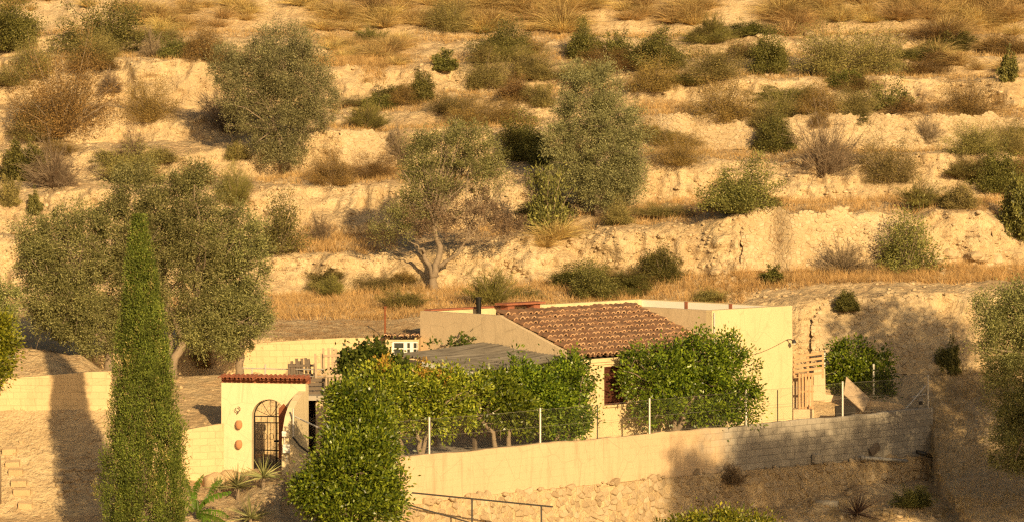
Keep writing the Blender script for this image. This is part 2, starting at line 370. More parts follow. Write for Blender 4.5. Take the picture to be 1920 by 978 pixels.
HILL = [  # depth of foot, run, foot rows {col: y}, top rows {col: y}
 (131.5, 1.5, {0:560,500:552,700:550,850:540,1000:531,1200:525,1400:507,1750:505,1920:508}, {0:445,300:470,500:478,700:479,860:470,900:468,1000:442,1200:432,1330:420,1390:400,1640:397,1720:402,1740:395,1850:394,1920:440}),
 (138.5, 1.7, {0:442,500:446,700:440,900:420,1100:402,1200:388,1250:378,1700:372,1920:372}, {0:362,170:360,300:352,490:346,720:344,800:335,950:322,1100:310,1210:302,1240:296,1330:298,1450:305,1640:291,1830:288,1920:284}),
 (144.0, 1.5, {0:340,300:335,490:332,620:318,1000:300,1210:282,1600:280,1920:280}, {0:282,200:280,400:285,600:250,640:244,1000:243,1190:226,1210:222,1920:221}),
 (149.0, 1.6, {0:272,300:270,450:262,620:236,830:233,1000:222,1200:201,1920:200}, {0:205,200:200,400:220,600:212,640:214,830:212,870:188,1000:186,1200:163,1290:147,1420:146,1560:149,1920:150}),
 (153.5, 1.8, {0:196,200:190,400:208,620:203,830:180,1000:166,1200:152,1300:140,1920:145}, {0:112,170:110,380:113,420:125,620:128,720:126,800:120,1000:118,1200:112,1500:117,1730:112,1920:108}),
 (158.0, 1.6, {0:104,380:102,620:112,800:106,1000:100,1920:101}, {0:70,380:72,620:80,750:84,850:82,1000:78,1300:72,1700:68,1920:66}),
 (162.2, 2.6, {0:60,380:60,800:70,1920:58}, {0:-5,800:0,1920:-12}),
 (166.5, 8.0, {0:-12,1920:-18}, {0:-220,1920:-240}),
 (205.0, 40.0, {0:-250,1920:-270}, {0:-420,1920:-430}),
]
fk = np.array(sorted(FORE)); FT = np.array([FORE[k] for k in fk], float)
def lineval(d, px): ks = sorted(d); return np.interp(px, ks, [d[k] for k in ks])
def profile(px):
    Y = [20., 60.]; Z = [-14., -8.5]
    for j in range(8):
        Y.append(float(np.interp(px, fk, FT[:, j, 0]))); Z.append(float(np.interp(px, fk, FT[:, j, 1])))
    for l, (y0, run, a, b) in enumerate(HILL):
        off = .55 * float(vnoise(px / 170., l * 7.3, seed=3)) + .25 * float(vnoise(px / 45., l * 5.1, seed=4))
        if l > 6: off = 0
        fa = float(lineval(a, px)) + 3 * float(vnoise(px / 60., l * 3.7, seed=5)); tb = float(lineval(b, px)) + 4.0 * float(vnoise(px / 38., l * 9.1, seed=6))
        r = run * (1 + .35 * float(vnoise(px / 90., l * 4.4, seed=8)))
        Y += [y0 + off, y0 + off + r]; Z += [ZP(fa, y0 + off), ZP(tb, y0 + off + r)]
    return np.array(Y), np.array(Z)
colpx = np.concatenate([np.arange(-1600, -240, 40), np.arange(-240, 2160, 3.2), np.arange(2160, 3520, 40)]).astype(float)
rowY = np.concatenate([np.arange(22, 95, 3), np.arange(95, 128, .15), np.arange(128, 162, .09), np.arange(162, 190, .35), np.arange(190, 262, 3)])
GY, GP = np.meshgrid(rowY, colpx, indexing='ij')
GX = (GP - CX) * GY / FOC
GZ = np.zeros_like(GX)
for j, p in enumerate(colpx):
    a, b = profile(p); GZ[:, j] = np.interp(rowY, a, b)
GZ0 = GZ.copy()
# lower ground in front of the retaining wall
FIN_E = Vector((XP(538, 103), 103, 0)); WK = Vector((XP(690, 103.1), 103.1, 0)); W0 = Vector((XP(750, 104), 104, 0)); W1 = Vector((XP(1745, 121), 121, 0))
UX = (W1 - W0).normalized()
def wall_Y(X): return np.interp(X, [FIN_E.x, WK.x, W1.x], [103., 103.1, 121.])
zf = np.interp(GP, [430, 560, 760, 1000, 1280, 1750], [-.5, -.75, -1.7, -2.3, -2.25, -2.0])
dist = np.clip(wall_Y(GX) - GY, 0, 60)
zf = zf - .075 * dist + .25 * fbm(GX * .7, GY * .7, oct=3, seed=21) * np.clip(dist, 0, 1)
mask = (GY < wall_Y(GX) + .12) & (GX > FIN_E.x) & (GX < W1.x)
GZ = np.where(mask & (GY > 95), zf, GZ)
steep = np.abs(np.gradient(GZ0, rowY, axis=0)); steep = np.clip(steep / 1.0, 0, 1)
yardm = ((GZ0 < .15) & (GY > 101) & (GP > 560) & (GP < 1560) & ~mask) | ((GP > 560) & (GP < 1500) & (GY < 124.5) & (GY > 101) & (GZ0 < 1.0) & ~mask)
nat = np.where(yardm, .03, 1.0) * np.where((GY > 102) & (GY < 122), .45, 1.0)
GZ = GZ + nat * (np.where(GY > 124, .09, .16) * fbm(GX * .45, GY * .45, oct=4, seed=31) + .07 * fbm(GX * 2.1, GY * 2.1, oct=3, seed=37))
hillm = np.clip((GY - 122) / 4, 0, 1)
rill = np.abs(vnoise(GX * 1.1 + 3 * vnoise(GX * .3, GZ * .4, seed=44), GY * .25, GZ * .25, seed=41))
GYD = GY + hillm * steep * (.42 * fbm(GX * .55, GZ * .9, GY * .3, oct=4, seed=51) + .42 * (rill - .3) - .22 * np.abs(fbm(GX * 1.7, GZ * 2.2, GY * .6, oct=3, seed=66)) + .20 * fbm(GX * 2.6, GZ * 2.6, GY, oct=4, seed=57))
GYD += np.clip((GY - 110) / 8, 0, 1) * (1 - hillm) * steep * .12 * fbm(GX * 2, GZ * 2, oct=3, seed=61) * np.where(yardm, 0, 1)
tb = MB(); tb.grid(np.stack([GX, GYD, GZ], -1))
ground = tb.build('ground', M['soil'], smooth=True); tag(ground, kind='structure')
def gz(X, Y):
    px = CX + X * FOC / Y; j = int(np.clip(np.searchsorted(colpx, px) - 1, 0, len(colpx) - 2)); i = int(np.clip(np.searchsorted(rowY, Y) - 1, 0, len(rowY) - 2))
    fx = (px - colpx[j]) / (colpx[j + 1] - colpx[j]); fy = (Y - rowY[i]) / (rowY[i + 1] - rowY[i])
    return float((GZ[i, j] * (1 - fx) + GZ[i, j + 1] * fx) * (1 - fy) + (GZ[i + 1, j] * (1 - fx) + GZ[i + 1, j + 1] * fx) * fy)
SCRY = HOR + (ZC - GZ) * FOC / GYD
def hit(px, py, ymin=122.0):
    """where the sight line of a photo pixel meets the ground"""
    j = int(np.clip(np.searchsorted(colpx, px), 0, len(colpx) - 1)); i0 = int(np.searchsorted(rowY, ymin))
    c = SCRY[i0:, j]; k = np.nonzero(c <= py)[0]
    i = i0 + (int(k[0]) if len(k) else len(c) - 1)
    Y = float(GYD[i, j]); return Vector((XP(px, Y), Y, float(GZ[i, j])))

# yard floor sheet inside the wall
yb = MB()
ya = [Vector((-5.6, 103.4, .03)), W0 + Vector((-.0, .55, .03)), W1 + Vector((-1.2, -.55, .03)), Vector((9.3, 119.6, .03)), Vector((1.9, 112.2, .03)), Vector((-3.0, 116.0, .03)), Vector((-4.85, 112.0, .03))]
yb.add([tuple(v) for v in ya], [tuple(range(7))])
tag(yb.build('yard_floor', M['floor']), kind='structure')

# ------------------------------------------------------------------ stone walls
def clip_cell(c, nb, box):
    """cell of point c against its neighbours, inside the box"""
    poly = [(c[0] + x, c[1] + y) for x, y in box]
    for q in nb:
        mx, my = (c[0] + q[0]) / 2, (c[1] + q[1]) / 2; nx, ny = q[0] - c[0], q[1] - c[1]; outp = []
        for i in range(len(poly)):
            p0, p1 = poly[i - 1], poly[i]; d0 = (p0[0] - mx) * nx + (p0[1] - my) * ny; d1 = (p1[0] - mx) * nx + (p1[1] - my) * ny
            if (d0 > 0) != (d1 > 0): f = d0 / (d0 - d1); outp.append((p0[0] + (p1[0] - p0[0]) * f, p0[1] + (p1[1] - p0[1]) * f))
            if d1 <= 0: outp.append(p1)
        poly = outp
        if len(poly) < 3: return None
    return poly
def stone_panel(L, H, rng, sw=(.18, .5), sh=(.13, .28), dep=(.02, .09), top=None, gap=.93):
    """irregular fitted stones over the panel (s in 0..L, t in 0..H): list of (s, t, d) arrays with faces"""
    pts = []; t = -.5
    while t < H + .7:
        h = rng.uniform(*sh); q = rng.uniform(-1.2, -.7)
        while q < L + .9:
            w = rng.uniform(*sw); pts.append((q + w / 2 + rng.normal() * .03, t + h / 2 + rng.normal() * h * .17)); q += w
        t += h
    pts = np.array(pts); out_ = []; R0 = max(sw[1], sh[1]) * 1.5; bx = [(-R0, -R0), (R0, -R0), (R0, R0), (-R0, R0)]
    for c in pts:
        if not (0 < c[0] < L and 0 < c[1] < (H if top is None else top(c[0]))): continue
        dd = np.hypot(pts[:, 0] - c[0], pts[:, 1] - c[1]); k = np.nonzero((dd < R0 * 1.6) & (dd > 1e-6))[0]; k = k[np.argsort(dd[k])[:16]]
        p = clip_cell(c, pts[k], bx)
        if p is None: continue
        p = np.array(p); e = np.roll(p, -1, 0) - p; p = np.stack([p + e * .15, p + e * .85], 1).reshape(-1, 2); m = len(p); cc = p.mean(0); r = p - cc
        d = rng.uniform(*dep); tx, ty = rng.uniform(-.16, .16, 2); g = gap * rng.uniform(.93, 1.02)
        ring = lambda f, z: np.column_stack([cc + r * f, z + (tx * r[:, 0] + ty * r[:, 1]) * (f if abs(np.max(z) + .06) > 1e-6 else 0)])
        v = np.concatenate([ring(g, -.06 * np.ones(1)[0]), ring(g * .97, d * .55), ring(g * .72, d), ])
        f = [(i, (i + 1) % m, m + (i + 1) % m, m + i) for i in range(m)] + [(m + i, m + (i + 1) % m, 2 * m + (i + 1) % m, 2 * m + i) for i in range(m)] + [tuple(range(2 * m, 3 * m))]
        out_.append((v, f))
    return out_
def stones_mesh(st, fmap):
    mb = MB(); V = np.concatenate([v for v, f in st]); X = fmap(V[:, 0], V[:, 1], V[:, 2]); i = 0
    for v, f in st: mb.add(X[i:i + len(v)], f); i += len(v)
    return mb
def terrace_wall(p0, p1, level, name, label, seed, foot=None, frac=1.0, fore=False):
    rng = np.random.default_rng(seed)
    pxs = np.linspace(p0, p1, 60); A = []; B = []
    for p in pxs:
        Y, Z = profile(p)
        i = 2 + 8 + level * 2 if not fore else 2 + 5
        A.append((XP(p, Y[i]), Y[i], Z[i] - .1)); B.append((XP(p, Y[i + 1]), Y[i + 1], Z[i + 1] + .06))
    A, B = np.array(A), np.array(B)
    seg = np.r_[0, np.cumsum(np.linalg.norm(np.diff(A[:, :2], axis=0), axis=1))]; L = seg[-1]
    H = float(np.mean(np.linalg.norm(B - A, axis=1)))
    wob = float(rng.uniform(0, 50))
    def fmap(s, t, d):
        a = np.stack([np.interp(s, seg, A[:, k]) for k in range(3)], -1); b = np.stack([np.interp(s, seg, B[:, k]) for k in range(3)], -1)
        q = a + (b - a) * np.asarray(t / H)[..., None]; b_ = .05 * np.sin(s * .9 + wob) + .03 * np.sin(s * 2.3 + t * 2 + wob)
        return q + np.array([0, -.93, .36]) * np.asarray(d + .26 + b_)[..., None]
    endt = lambda s: H * frac * (min(1, .7 + s / 1.5, .45 + (L - s) / 2.0)) * (1 + .05 * math.sin(s * 1.7 + wob) + .03 * math.sin(s * 5.3))
    mb = stones_mesh(stone_panel(L, H, rng, (.11, .30), (.08, .15), (-.025, .05), endt, .98), fmap)
    # earth core behind the stones
    K = [[fmap(s, t * endt(s), .004) for s in np.linspace(0.1, L - .1, 90)] for t in np.linspace(0, .96, 8)]
    o = mb.build(name, M['drystone'], org=tuple(A[30]))
    cb = MB(); cb.grid(np.array(K)); cb.build('core', M['soil'], o, org=tuple(A[30]), smooth=True)
    return tag(o, label, 'stone wall', 'dry stone terrace walls')
terrace_wall(1388, 1640, 0, 'dry_stone_wall', 'tall dry stone terrace wall with a crumbling left end behind the house', 11)
terrace_wall(1212, 1420, 2, 'dry_stone_wall', 'low dry stone terrace wall left of the bright green shrub high on the slope', 12)
terrace_wall(1470, 1915, 2, 'dry_stone_wall', 'long low dry stone terrace wall right of the bright green shrub high on the slope', 13)
terrace_wall(1520, 1790, 0, 'dry_stone_wall', 'rough stone bank behind the garden right of the house, dappled with tree shade', 15, fore=True, frac=.93)
terrace_wall(628, 745, 2, 'dry_stone_wall', 'short broken stone terrace wall between two olives on the middle slope', 16)

# ------------------------------------------------------------------ foliage tools
def unit(v): return v / (np.linalg.norm(v, axis=-1, keepdims=True) + 1e-9)
def leaf_quads(mb, P, D, L, Wd, rng, mi=0, flat=None):
    n = len(P); D = unit(D)
    R = rng.normal(size=(n, 3))
    if flat is not None: R = R * (1 - flat) + np.array([0, 0, 1.0]) * flat
    Sd = unit(np.cross(D, R)); L = np.broadcast_to(L, (n,))[:, None]; Wd = np.broadcast_to(Wd, (n,))[:, None]
    V = np.stack([P, P + D * L * .45 + Sd * Wd * .5, P + D * L, P + D * L * .45 - Sd * Wd * .5], 1).reshape(-1, 3)
    mb.add(V, np.arange(n * 4).reshape(n, 4), mi)
def crown_points(blobs, n, rng, lo=.35):
    B = np.array(blobs, float); w = (B[:, 3] * B[:, 4] * B[:, 5]) ** .7; k = rng.choice(len(B), n, p=w / w.sum())
    d = unit(rng.normal(size=(n, 3))); r = lo + (1 - lo) * rng.random(n) ** .55
    return B[k, :3] + d * r[:, None] * B[k, 3:6], d
def clumped(mb, blobs, nc, nl, cr, L, Wd, rng, droop=0., lo=.35, mi=0, out=.4, up=.15):
    C, dn = crown_points(blobs, nc, rng, lo)
    k = np.repeat(np.arange(nc), nl); k = k[rng.random(len(k)) < rng.uniform(.35, 1, nc)[k]]; n = len(k)
    sc = rng.uniform(.6, 1.3, nc)[k][:, None]
    asx = rng.uniform(.55, 1.45, (nc, 3))[k]
    off = rng.normal(size=(n, 3)) * cr * .6 * sc * asx
    P = C[k] + off
    D = off / cr * .8 + rng.normal(size=(n, 3)) * .55 + dn[k] * out + np.array([0, 0, up - droop])
    leaf_quads(mb, P, D, L * rng.uniform(.6, 1.25, n), Wd * rng.uniform(.7, 1.2, n), rng, mi)
    return C
def limb(mb, a, b, r0, r1, rng, bend=.12, n=7, sides=6, mi=0, sag=0.):
    a, b = np.array(a, float), np.array(b, float); Lk = np.linalg.norm(b - a)
    t = np.linspace(0, 1, n)[:, None]
    j = rng.normal(size=(n, 3)) * bend * Lk * .35; j[0] = 0; j[-1] *= .5
    j = np.cumsum(j, 0) * .35; j[0] = 0
    p = a + (b - a) * t + np.array([0, 0, 1.]) * (np.sin(t * math.pi) * sag * Lk) + j
    mb.tube(p, np.linspace(r0, r1, n), sides, mi, cap=False); return p
def pblob(px, py, rx, ry, Y, dep=None):
    k = Y / FOC; p = W(px, py, Y); return (p.x, p.y, p.z, rx * k, (dep if dep else rx * k * .9), ry * k)

def tree(name, label, base, trunk, blobs, leafm, seed, nc=260, nl=120, cr=.38, L=.09, Wd=.03, lo=.35, r0=.16, limbs_n=26, twigs=60, droop=0., group=None, bark='bark', extra=None, out=.4, up=.15, cat='tree'):
    """trunk: list of polylines of world points with start/end radius; blobs in world"""
    rng = np.random.default_rng(seed); base = Vector(base); o = tuple(base)
    t = thing(name, label, cat, base, group)
    cb = MB(); C = clumped(cb, blobs, nc, nl, cr, L, Wd, rng, droop, lo, 0, out, up)
    mats = [M[leafm]]
    if extra:
        clumped(cb, extra[1], extra[2], nl, cr * .8, L, Wd, rng, droop, lo, 1, out, up); mats.append(M[extra[0]])
    tb_ = MB(); ends = []
    for pts, ra, rb in trunk:
        pts = [np.array(tuple(p), float) for p in pts]; q = [pts[0]]
        for a, b in zip(pts[:-1], pts[1:]):
            for f in (.33, .66, 1.): q.append(a + (b - a) * f + (rng.normal(size=3) * .035 if f < 1 else 0))
        rr = np.linspace(ra, rb, len(q)); rr[0] *= 1.45; rr[1] *= 1.12
        tb_.tube(q, rr, 9, 0); ends.append((q[-1], rb)); ends.append((q[-2], rb))
    if limbs_n:
        far = C[rng.choice(len(C), limbs_n, replace=False)]
        for c in far:
            e, r = min(ends, key=lambda E: np.linalg.norm(E[0] - c) + rng.random() * .6)
            p = limb(tb_, e, c, r * .62, .014, rng, .16, 8, 6, sag=.05)
            for q in range(max(0, twigs // limbs_n)):
                s = p[rng.integers(3, 8)]; e2 = s + unit(rng.normal(size=3) + np.array([0, 0, .25])) * rng.uniform(.3, .9)
                limb(tb_, s, e2, .012, .004, rng, .2, 4, 3)
    tb_.build('trunk', M[bark], t, smooth=True, org=o); cb.build('crown', mats, t, org=o)
    return t

# ------------------------------------------------------------------ house
Nn = Vector((1.85, 112.1, 0)); HU = Vector((math.sqrt(.5), math.sqrt(.5), 0)); HV = Vector((-HU.y, HU.x, 0)); ZZ = Vector((0, 0, 1))
LEN, DEP, AR, BR = 10.44, 6.8, 6.48, 3.33
ZT, ZE = 3.83, 2.66
house = thing('house', 'cream low house with a clay tiled front roof and a flat roof behind parapets', 'house', Nn)
def hp(a, b, z): return Nn + HU * a + HV * b + ZZ * z
def hbox(mb, a0, a1, b0, b1, z0, z1, mi=0): mb.box(hp(a0, b0, z0), HU * (a1 - a0), HV * (b1 - b0), ZZ * (z1 - z0), mi)
HO = tuple(Nn)
wa, wb, wz0, wz1 = 1.45, 2.55, 1.1, 2.3
mb = MB()
hbox(mb, .25, wa, 0, .25, -.1, ZE - .05); hbox(mb, wb, AR, 0, .25, -.1, ZE - .05); hbox(mb, wa, wb, 0, .25, -.1, wz0); hbox(mb, wa, wb, 0, .25, wz1, ZE - .05)
hbox(mb, AR, LEN, -.004, .25, -.1, ZT + .03)                       # right block front
hbox(mb, LEN - .25, LEN, .25, DEP - .25, -.1, ZT); hbox(mb, .25, LEN, DEP - .25, DEP, -.1, ZT)
mb.build('wall', M['house'], house, org=HO)
mb = MB()
mb.prism([(0, -.1), (0, ZE + .05), (.25, ZE + .14), (BR - .1, ZT), (DEP, ZT), (DEP, -.1)], hp(0, 0, 0), HV, ZZ, HU * .25)
hbox(mb, AR, AR + .25, .25, BR + .3, ZE - .2, ZT + .02)            # wall of the right block above the tiles
mb.build('side_wall', M['sidewall'], house, org=HO)
mb = MB(); hbox(mb, .25, LEN - .25, BR, DEP - .25, 3.2, 3.42); hbox(mb, AR + .25, LEN - .25, .25, BR, 3.2, 3.42)
mb.build('flat_roof', M['concrete'], house, org=HO)
mb = MB(); hbox(mb, .2, 5.2, DEP - .3, DEP + .03, ZT, ZT + .045); mb.build('coping', M['redtile'], house, org=HO)
mb = MB()
for a in (2.4, 4.4): hbox(mb, LEN - .275, LEN - .25, DEP - a, DEP - a + .14, 3.42, ZT + .004)
mb.build('painted_stripe', M['redtile'], house, org=HO)
mb = MB(); hbox(mb, LEN - .262, LEN - .25, .3, DEP - .26, 3.42, ZT - .02); mb.build('parapet_face', M['white'], house, org=HO)
# eaves band and tiled roof
mb = MB(); hbox(mb, .25, AR, -.1, .0, ZE - .2, ZE - .08); hbox(mb, .25, AR, -.05, 0, ZE - .28, ZE - .2); mb.build('eaves', M['house'], house, org=HO)
def tiles(mb, org, u, down, nrm, ncol, nrow, pitch, rl, rng, r=.108, jit=.020):
    th = np.linspace(0, math.pi, 8)
    for i in range(ncol):
        for j in range(nrow):
            jx, jy, jz = rng.normal(size=3) * jit; tw = rng.normal() * .02
            c0 = np.array(org + u * ((i + .5) * pitch + jx) + down * (j * rl - .05 + jy) + nrm * (.035 + jz * .4)); c1 = c0 + np.array(down) * (rl + .09) + np.array(nrm) * .062 + np.array(u) * tw
            U, Nm = np.array(u), np.array(nrm)
            A = [c0 + U * math.cos(t) * r * .82 + Nm * math.sin(t) * r * .82 for t in th]; B = [c1 + U * math.cos(t) * r + Nm * math.sin(t) * r for t in th]
            Ci = [c1 + U * math.cos(t) * r * .62 + Nm * math.sin(t) * r * .62 for t in th]; Di = [c1 - np.array(down) * .25 + U * math.cos(t) * r * .60 + Nm * math.sin(t) * r * .60 for t in th]
            mb.grid(np.array([A, B])); mb.grid(np.array([B, Ci]), 1); mb.grid(np.array([Ci, Di]))
            # channel tile
            k0 = c0 + U * pitch / 2 - Nm * .03; k1 = c1 + U * pitch / 2 - Nm * .055
            A = [k0 + U * math.cos(t) * r * .95 - Nm * (math.sin(t) * r * .45 - .03) for t in th[::2]]; B = [k1 + U * math.cos(t) * r * .8 - Nm * (math.sin(t) * r * .45 - .03) for t in th[::2]]
            mb.grid(np.array([A, B]))
dv = (hp(0, -.16, ZE - .02) - hp(0, BR + .12, ZT + .04)); dl = dv.length; dv.normalize(); nv = HU.cross(dv).normalized(); nv = nv if nv.z > 0 else -nv
mb = MB(); tiles(mb, hp(.12, BR + .12, ZT + .04), HU, dv, nv, 26, 10, (AR - .12) / 26, dl / 10, np.random.default_rng(3))
roof = mb.build('tiled_roof', [M['tile'], M['tile_end']], house, org=HO, smooth=True)
mb = MB(); mb.box(hp(.25, BR + .1, ZT - .06), HU * (AR - .25), dv * (dl - .12), nv * .03); mb.build('roof_board', M['dark'], house, org=HO)
mb = MB()
for k in range(22): mb.tube([hp(.2 + k * .29, BR + .13, ZT + .04), hp(.52 + k * .29, BR + .13, ZT + .045)], [.085, .105], 8)
mb.build('ridge_tiles', M['tile'], house, org=HO, smooth=True)
# window with shutters
win = MB(); hbox(win, wa, wa + .06, .06, .2, wz0, wz1); hbox(win, wb - .06, wb, .06, .2, wz0, wz1); hbox(win, wa + .06, wb - .06, .06, .2, wz1 - .06, wz1); hbox(win, wa + .06, wb - .06, .06, .2, wz0, wz0 + .06)
win = win.build('window', M['shutter'], house, org=HO)
sh = MB()
for s0 in (wa + .06, (wa + wb) / 2 + .01):
    s1 = s0 + (wb - wa) / 2 - .07; hbox(sh, s0, s0 + .05, .08, .12, wz0 + .06, wz1 - .06); hbox(sh, s1 - .05, s1, .08, .12, wz0 + .06, wz1 - .06)
    for k in range(20): z = wz0 + .08 + k * .052; sh.box(hp(s0 + .05, .09, z), HU * (s1 - s0 - .1), HV * .03 + ZZ * .03, ZZ * .012)
sh.build('shutter', M['shutter'], win, org=(0, 0, 0)); bpy.data.objects['shutter'].location = (0, 0, 0)
bpy.data.objects['shutter'].data.transform(Matrix.Translation(-Nn))
mb = MB(); hbox(mb, wa - .08, wb + .08, -.07, .06, wz0 - .07, wz0); mb.build('sill', M['house'], win, org=HO)
mb = MB(); hbox(mb, wa, wb, .2, .24, wz0, wz1); mb.build('pane', M['glass'], win, org=HO)
# chimney: brick piers under a slab
mb = MB(); hbox(mb, 2.95, 4.75, DEP - 1.0, DEP - .45, ZT + .1, ZT + .16); ch = mb.build('chimney', M['redtile'], house, org=HO)
for a in (3.1, 4.3): mb = MB(); hbox(mb, a, a + .3, DEP - .9, DEP - .55, 3.42, ZT + .1); mb.build('brick_pier', M['brick'], ch, org=HO)
fl = MB(); p = hp(2.05, DEP - .6, 3.42); fl.tube([p, p + ZZ * .72], .085, 10); fl.tube([p + ZZ * .72, p + ZZ * .80], .105, 10)
fl.build('flue_pipe', M['iron'], house, org=HO, smooth=False)
dp = MB(); p = hp(AR + .06, -.05, 0); dp.tube([p + ZZ * 2.6, p + ZZ * (ZT - .05)], .03, 7); dp.build('downpipe', M['galv'], house, org=HO)
lp = MB(); p = hp(LEN - .3, -.03, 2.75); lp.tube([p, p - HV * .18 + ZZ * .02, p - HV * .28 - ZZ * .05], .018, 6); lp.tube([p - HV * .28 + ZZ * .02, p - HV * .30 - ZZ * .05, p - HV * .31 - ZZ * .09], [.04, .075, .085], 9)
lamp = lp.build('wall_lamp', M['rail'], house, org=HO)
mb = MB(); q = p - HV * .305 - ZZ * .10; mb.tube([q, q - ZZ * .04], [.055, .03], 8); mb.build('bulb', M['white'], lamp, org=HO)
cbm = MB(); cbm.tube([hp(LEN - .3 - 2.4 * t, -.02, 2.75 - .55 * math.sin(t * 1.6) + .12 * t) for t in np.linspace(0, 1, 10)], .008, 4); cbm.build('cable', M['rail'], house, org=HO)

# pergola with corrugated sheets against the side wall
pg = thing('pergola', 'grey corrugated sheet lean-to roof along the left side of the house', 'pergola', hp(0, 0, 0) - HU * 2)
PO = tuple(pg.location)
A1, A2 = hp(-.02, 3.9, 2.93), hp(-.02, .25, 2.62); B1, B2 = hp(-4.0, 3.75, 2.78), hp(-4.1, .1, 2.42)
ns, nr = 230, 14; V = np.zeros((nr, ns, 3))
for j in range(ns):
    f = j / (ns - 1); a = np.array(A1.lerp(A2, f)); b = np.array(B1.lerp(B2, f)); wv = .04 * math.sin(f * 2 * math.pi * 22); sheet = .02 * (int(f * 5.999) % 2)
    je = .08 * math.sin(int(f * 6) * 5.1)
    for i in range(nr): t = i / (nr - 1) * (1 + je * .4); V[i, j] = a + (b - a) * t + np.array([0, 0, wv + sheet - .05 * math.sin(t * math.pi) + .015 * math.sin(f * 9 + t * 4)])
mb = MB(); mb.grid(V); mb.grid((V - np.array([0, 0, .012]))[:, ::-1]); mb.build('corrugated_roof', M['asbestos'], pg, org=PO, smooth=True)
for q in (hp(-3.9, 3.7, 0), hp(-3.95, 2.0, 0), hp(-4.0, .2, 0)):
    mb = MB(); mb.bar(q, q + ZZ * 2.42, .1, .1, HU); mb.build('post', M['darkwood'], pg, org=PO)
mb = MB(); mb.bar(hp(-3.95, 3.8, 2.64), hp(-4.0, -.02, 2.32), .1, .12); mb.build('beam', M['darkwood'], pg, org=PO)
mb = MB(); mb.bar(hp(-4.14, 2.4, 2.56), hp(-4.2, -.05, 2.36), .03, .12); mb.build('fascia', M['white'], pg, org=PO)

# lean-to shed with the white window left of the house
shd = thing('lean_to_shed', 'small shed with a tiled edge and white window tucked left of the house', 'shed', (XP(755, 116.4), 116.4, 1.7)); SO = tuple(shd.location)
x0, x1 = XP(722, 116.3), XP(786, 116.3); wx0, wx1 = XP(735, 116.3), XP(784, 116.3); zt = ZP(636, 116.3)
mb = MB(); mb.abox(x0, wx0, 116.2, 116.4, 1.4, zt); mb.abox(wx1, x1, 116.2, 116.4, 1.4, zt); mb.abox(wx0, wx1, 116.2, 116.4, 1.4, zt - .5); mb.abox(wx0, wx1, 116.2, 116.4, zt - .05, zt)
mb.abox(x0, x0 + .15, 116.4, 117.5, 1.4, zt + .1); mb.abox(x1 - .15, x1, 116.4, 117.5, 1.4, zt + .1)
mb.build('wall', M['blockwall'], shd, org=SO)
mb = MB(); xm = [wx0, wx0 + (wx1 - wx0) * .5, wx0 + (wx1 - wx0) * .74, wx1]
for k, xx in enumerate(xm): mb.abox(xx - (.0 if k == 0 else .045), xx + (.07 if k != 3 else 0) - (.02 if k == 3 else 0), 116.22, 116.30, zt - .5, zt - .05)
mb.abox(wx0, wx1, 116.225, 116.295, zt - .5, zt - .455); mb.abox(wx0, wx1, 116.225, 116.295, zt - .1, zt - .052); mb.abox(wx0, wx1, 116.235, 116.285, zt - .3, zt - .27)
wf = mb.build('window', M['white'], shd, org=SO)
mb = MB(); mb.abox(wx0 + .01, wx1 - .01, 116.31, 116.33, zt - .49, zt - .06); mb.build('pane', M['glass'], wf, org=SO)
mb = MB(); tiles(mb, Vector((x0 - .05, 117.3, zt + .07)), Vector((1, 0, 0)), Vector((0, -1, -.03)).normalized(), Vector((0, -.03, 1)), 8, 1, (x1 - x0 + .05) / 8, 1.15, np.random.default_rng(4), r=.06)
mb.build('tiled_roof', [M['tile'], M['tile_end']], shd, org=SO, smooth=True)
mb = MB(); b_ = W(722, 630, 117.6); mb.tube([b_ - ZZ * .3, b_ + ZZ * .92], .035, 6); mb.tube([b_ + ZZ * .92, b_ + ZZ * .98], .055, 6)
tag(mb.build('post', M['redwood'], org=tuple(b_)), 'thin brown post standing on the bank left of the house', 'post'); bpy.data.objects['post.003'].name = 'marker_post' if 'post.003' in bpy.data.objects else 'marker_post'

# ------------------------------------------------------------------ retaining wall, rubble wall, wing wall
zt0 = .38
def wtop(s): return zt0 + .012 * math.sin(s * 1.1) + .01 * math.sin(s * 2.7) + .016 * float(fbm(s * 2.3, 7.7, oct=3, seed=15))
WL = (W1 - W0).length; WN = Vector((UX.y, -UX.x, 0))
Wa = W0 - UX * 1.35
Ltot = WL + 1.35
mb = MB(); ss = np.linspace(0, Ltot, 240); th = .22
prof = []
for s in ss:
    b = Wa + UX * s; z1 = wtop(s); z0 = np.interp(s, [0, Ltot], [-1.2, -1.3])
    e = .02 * float(fbm(s * .8, 3., oct=3, seed=9))
    prof.append([b + WN * (th / 2 + e) + ZZ * z for z in np.linspace(z0, z1 - .03, 8)] + [b + WN * (th / 2 - .03) + ZZ * z1, b - WN * (th / 2 - .03) + ZZ * z1] + [b - WN * th / 2 + ZZ * (z1 - .03), b - WN * th / 2 + ZZ * z0])
V = np.array([[tuple(p) for p in r] for r in prof]); mb.grid(V); mb.add(V[-1], [tuple(range(V.shape[1]))]); mb.add(V[0], [tuple(range(V.shape[1]))[::-1]])
rw = mb.build('retaining_wall', M['retaining'], org=tuple(W0))
tag(rw, 'long garden wall, cream render on the left and bare grey blocks on the right', 'wall')
rtop = lambda s: (np.interp(s, [0, 1.5, 4, 8, 12, 16, 20, Ltot], [-1.08, -1.05, -.98, -1.0, -1.02, -1.06, -1.12, -1.2]))
def rmap(s, t, d):
    z = -2.75 + t; k = .22 + .10 * (rtop(s) - z) + d + .05 * np.sin(s * 1.9) + .03 * np.sin(s * 4.1 + z * 3)
    return np.stack([Wa.x + UX.x * s + WN.x * k, Wa.y + UX.y * s + WN.y * k, z + 0 * s], -1)
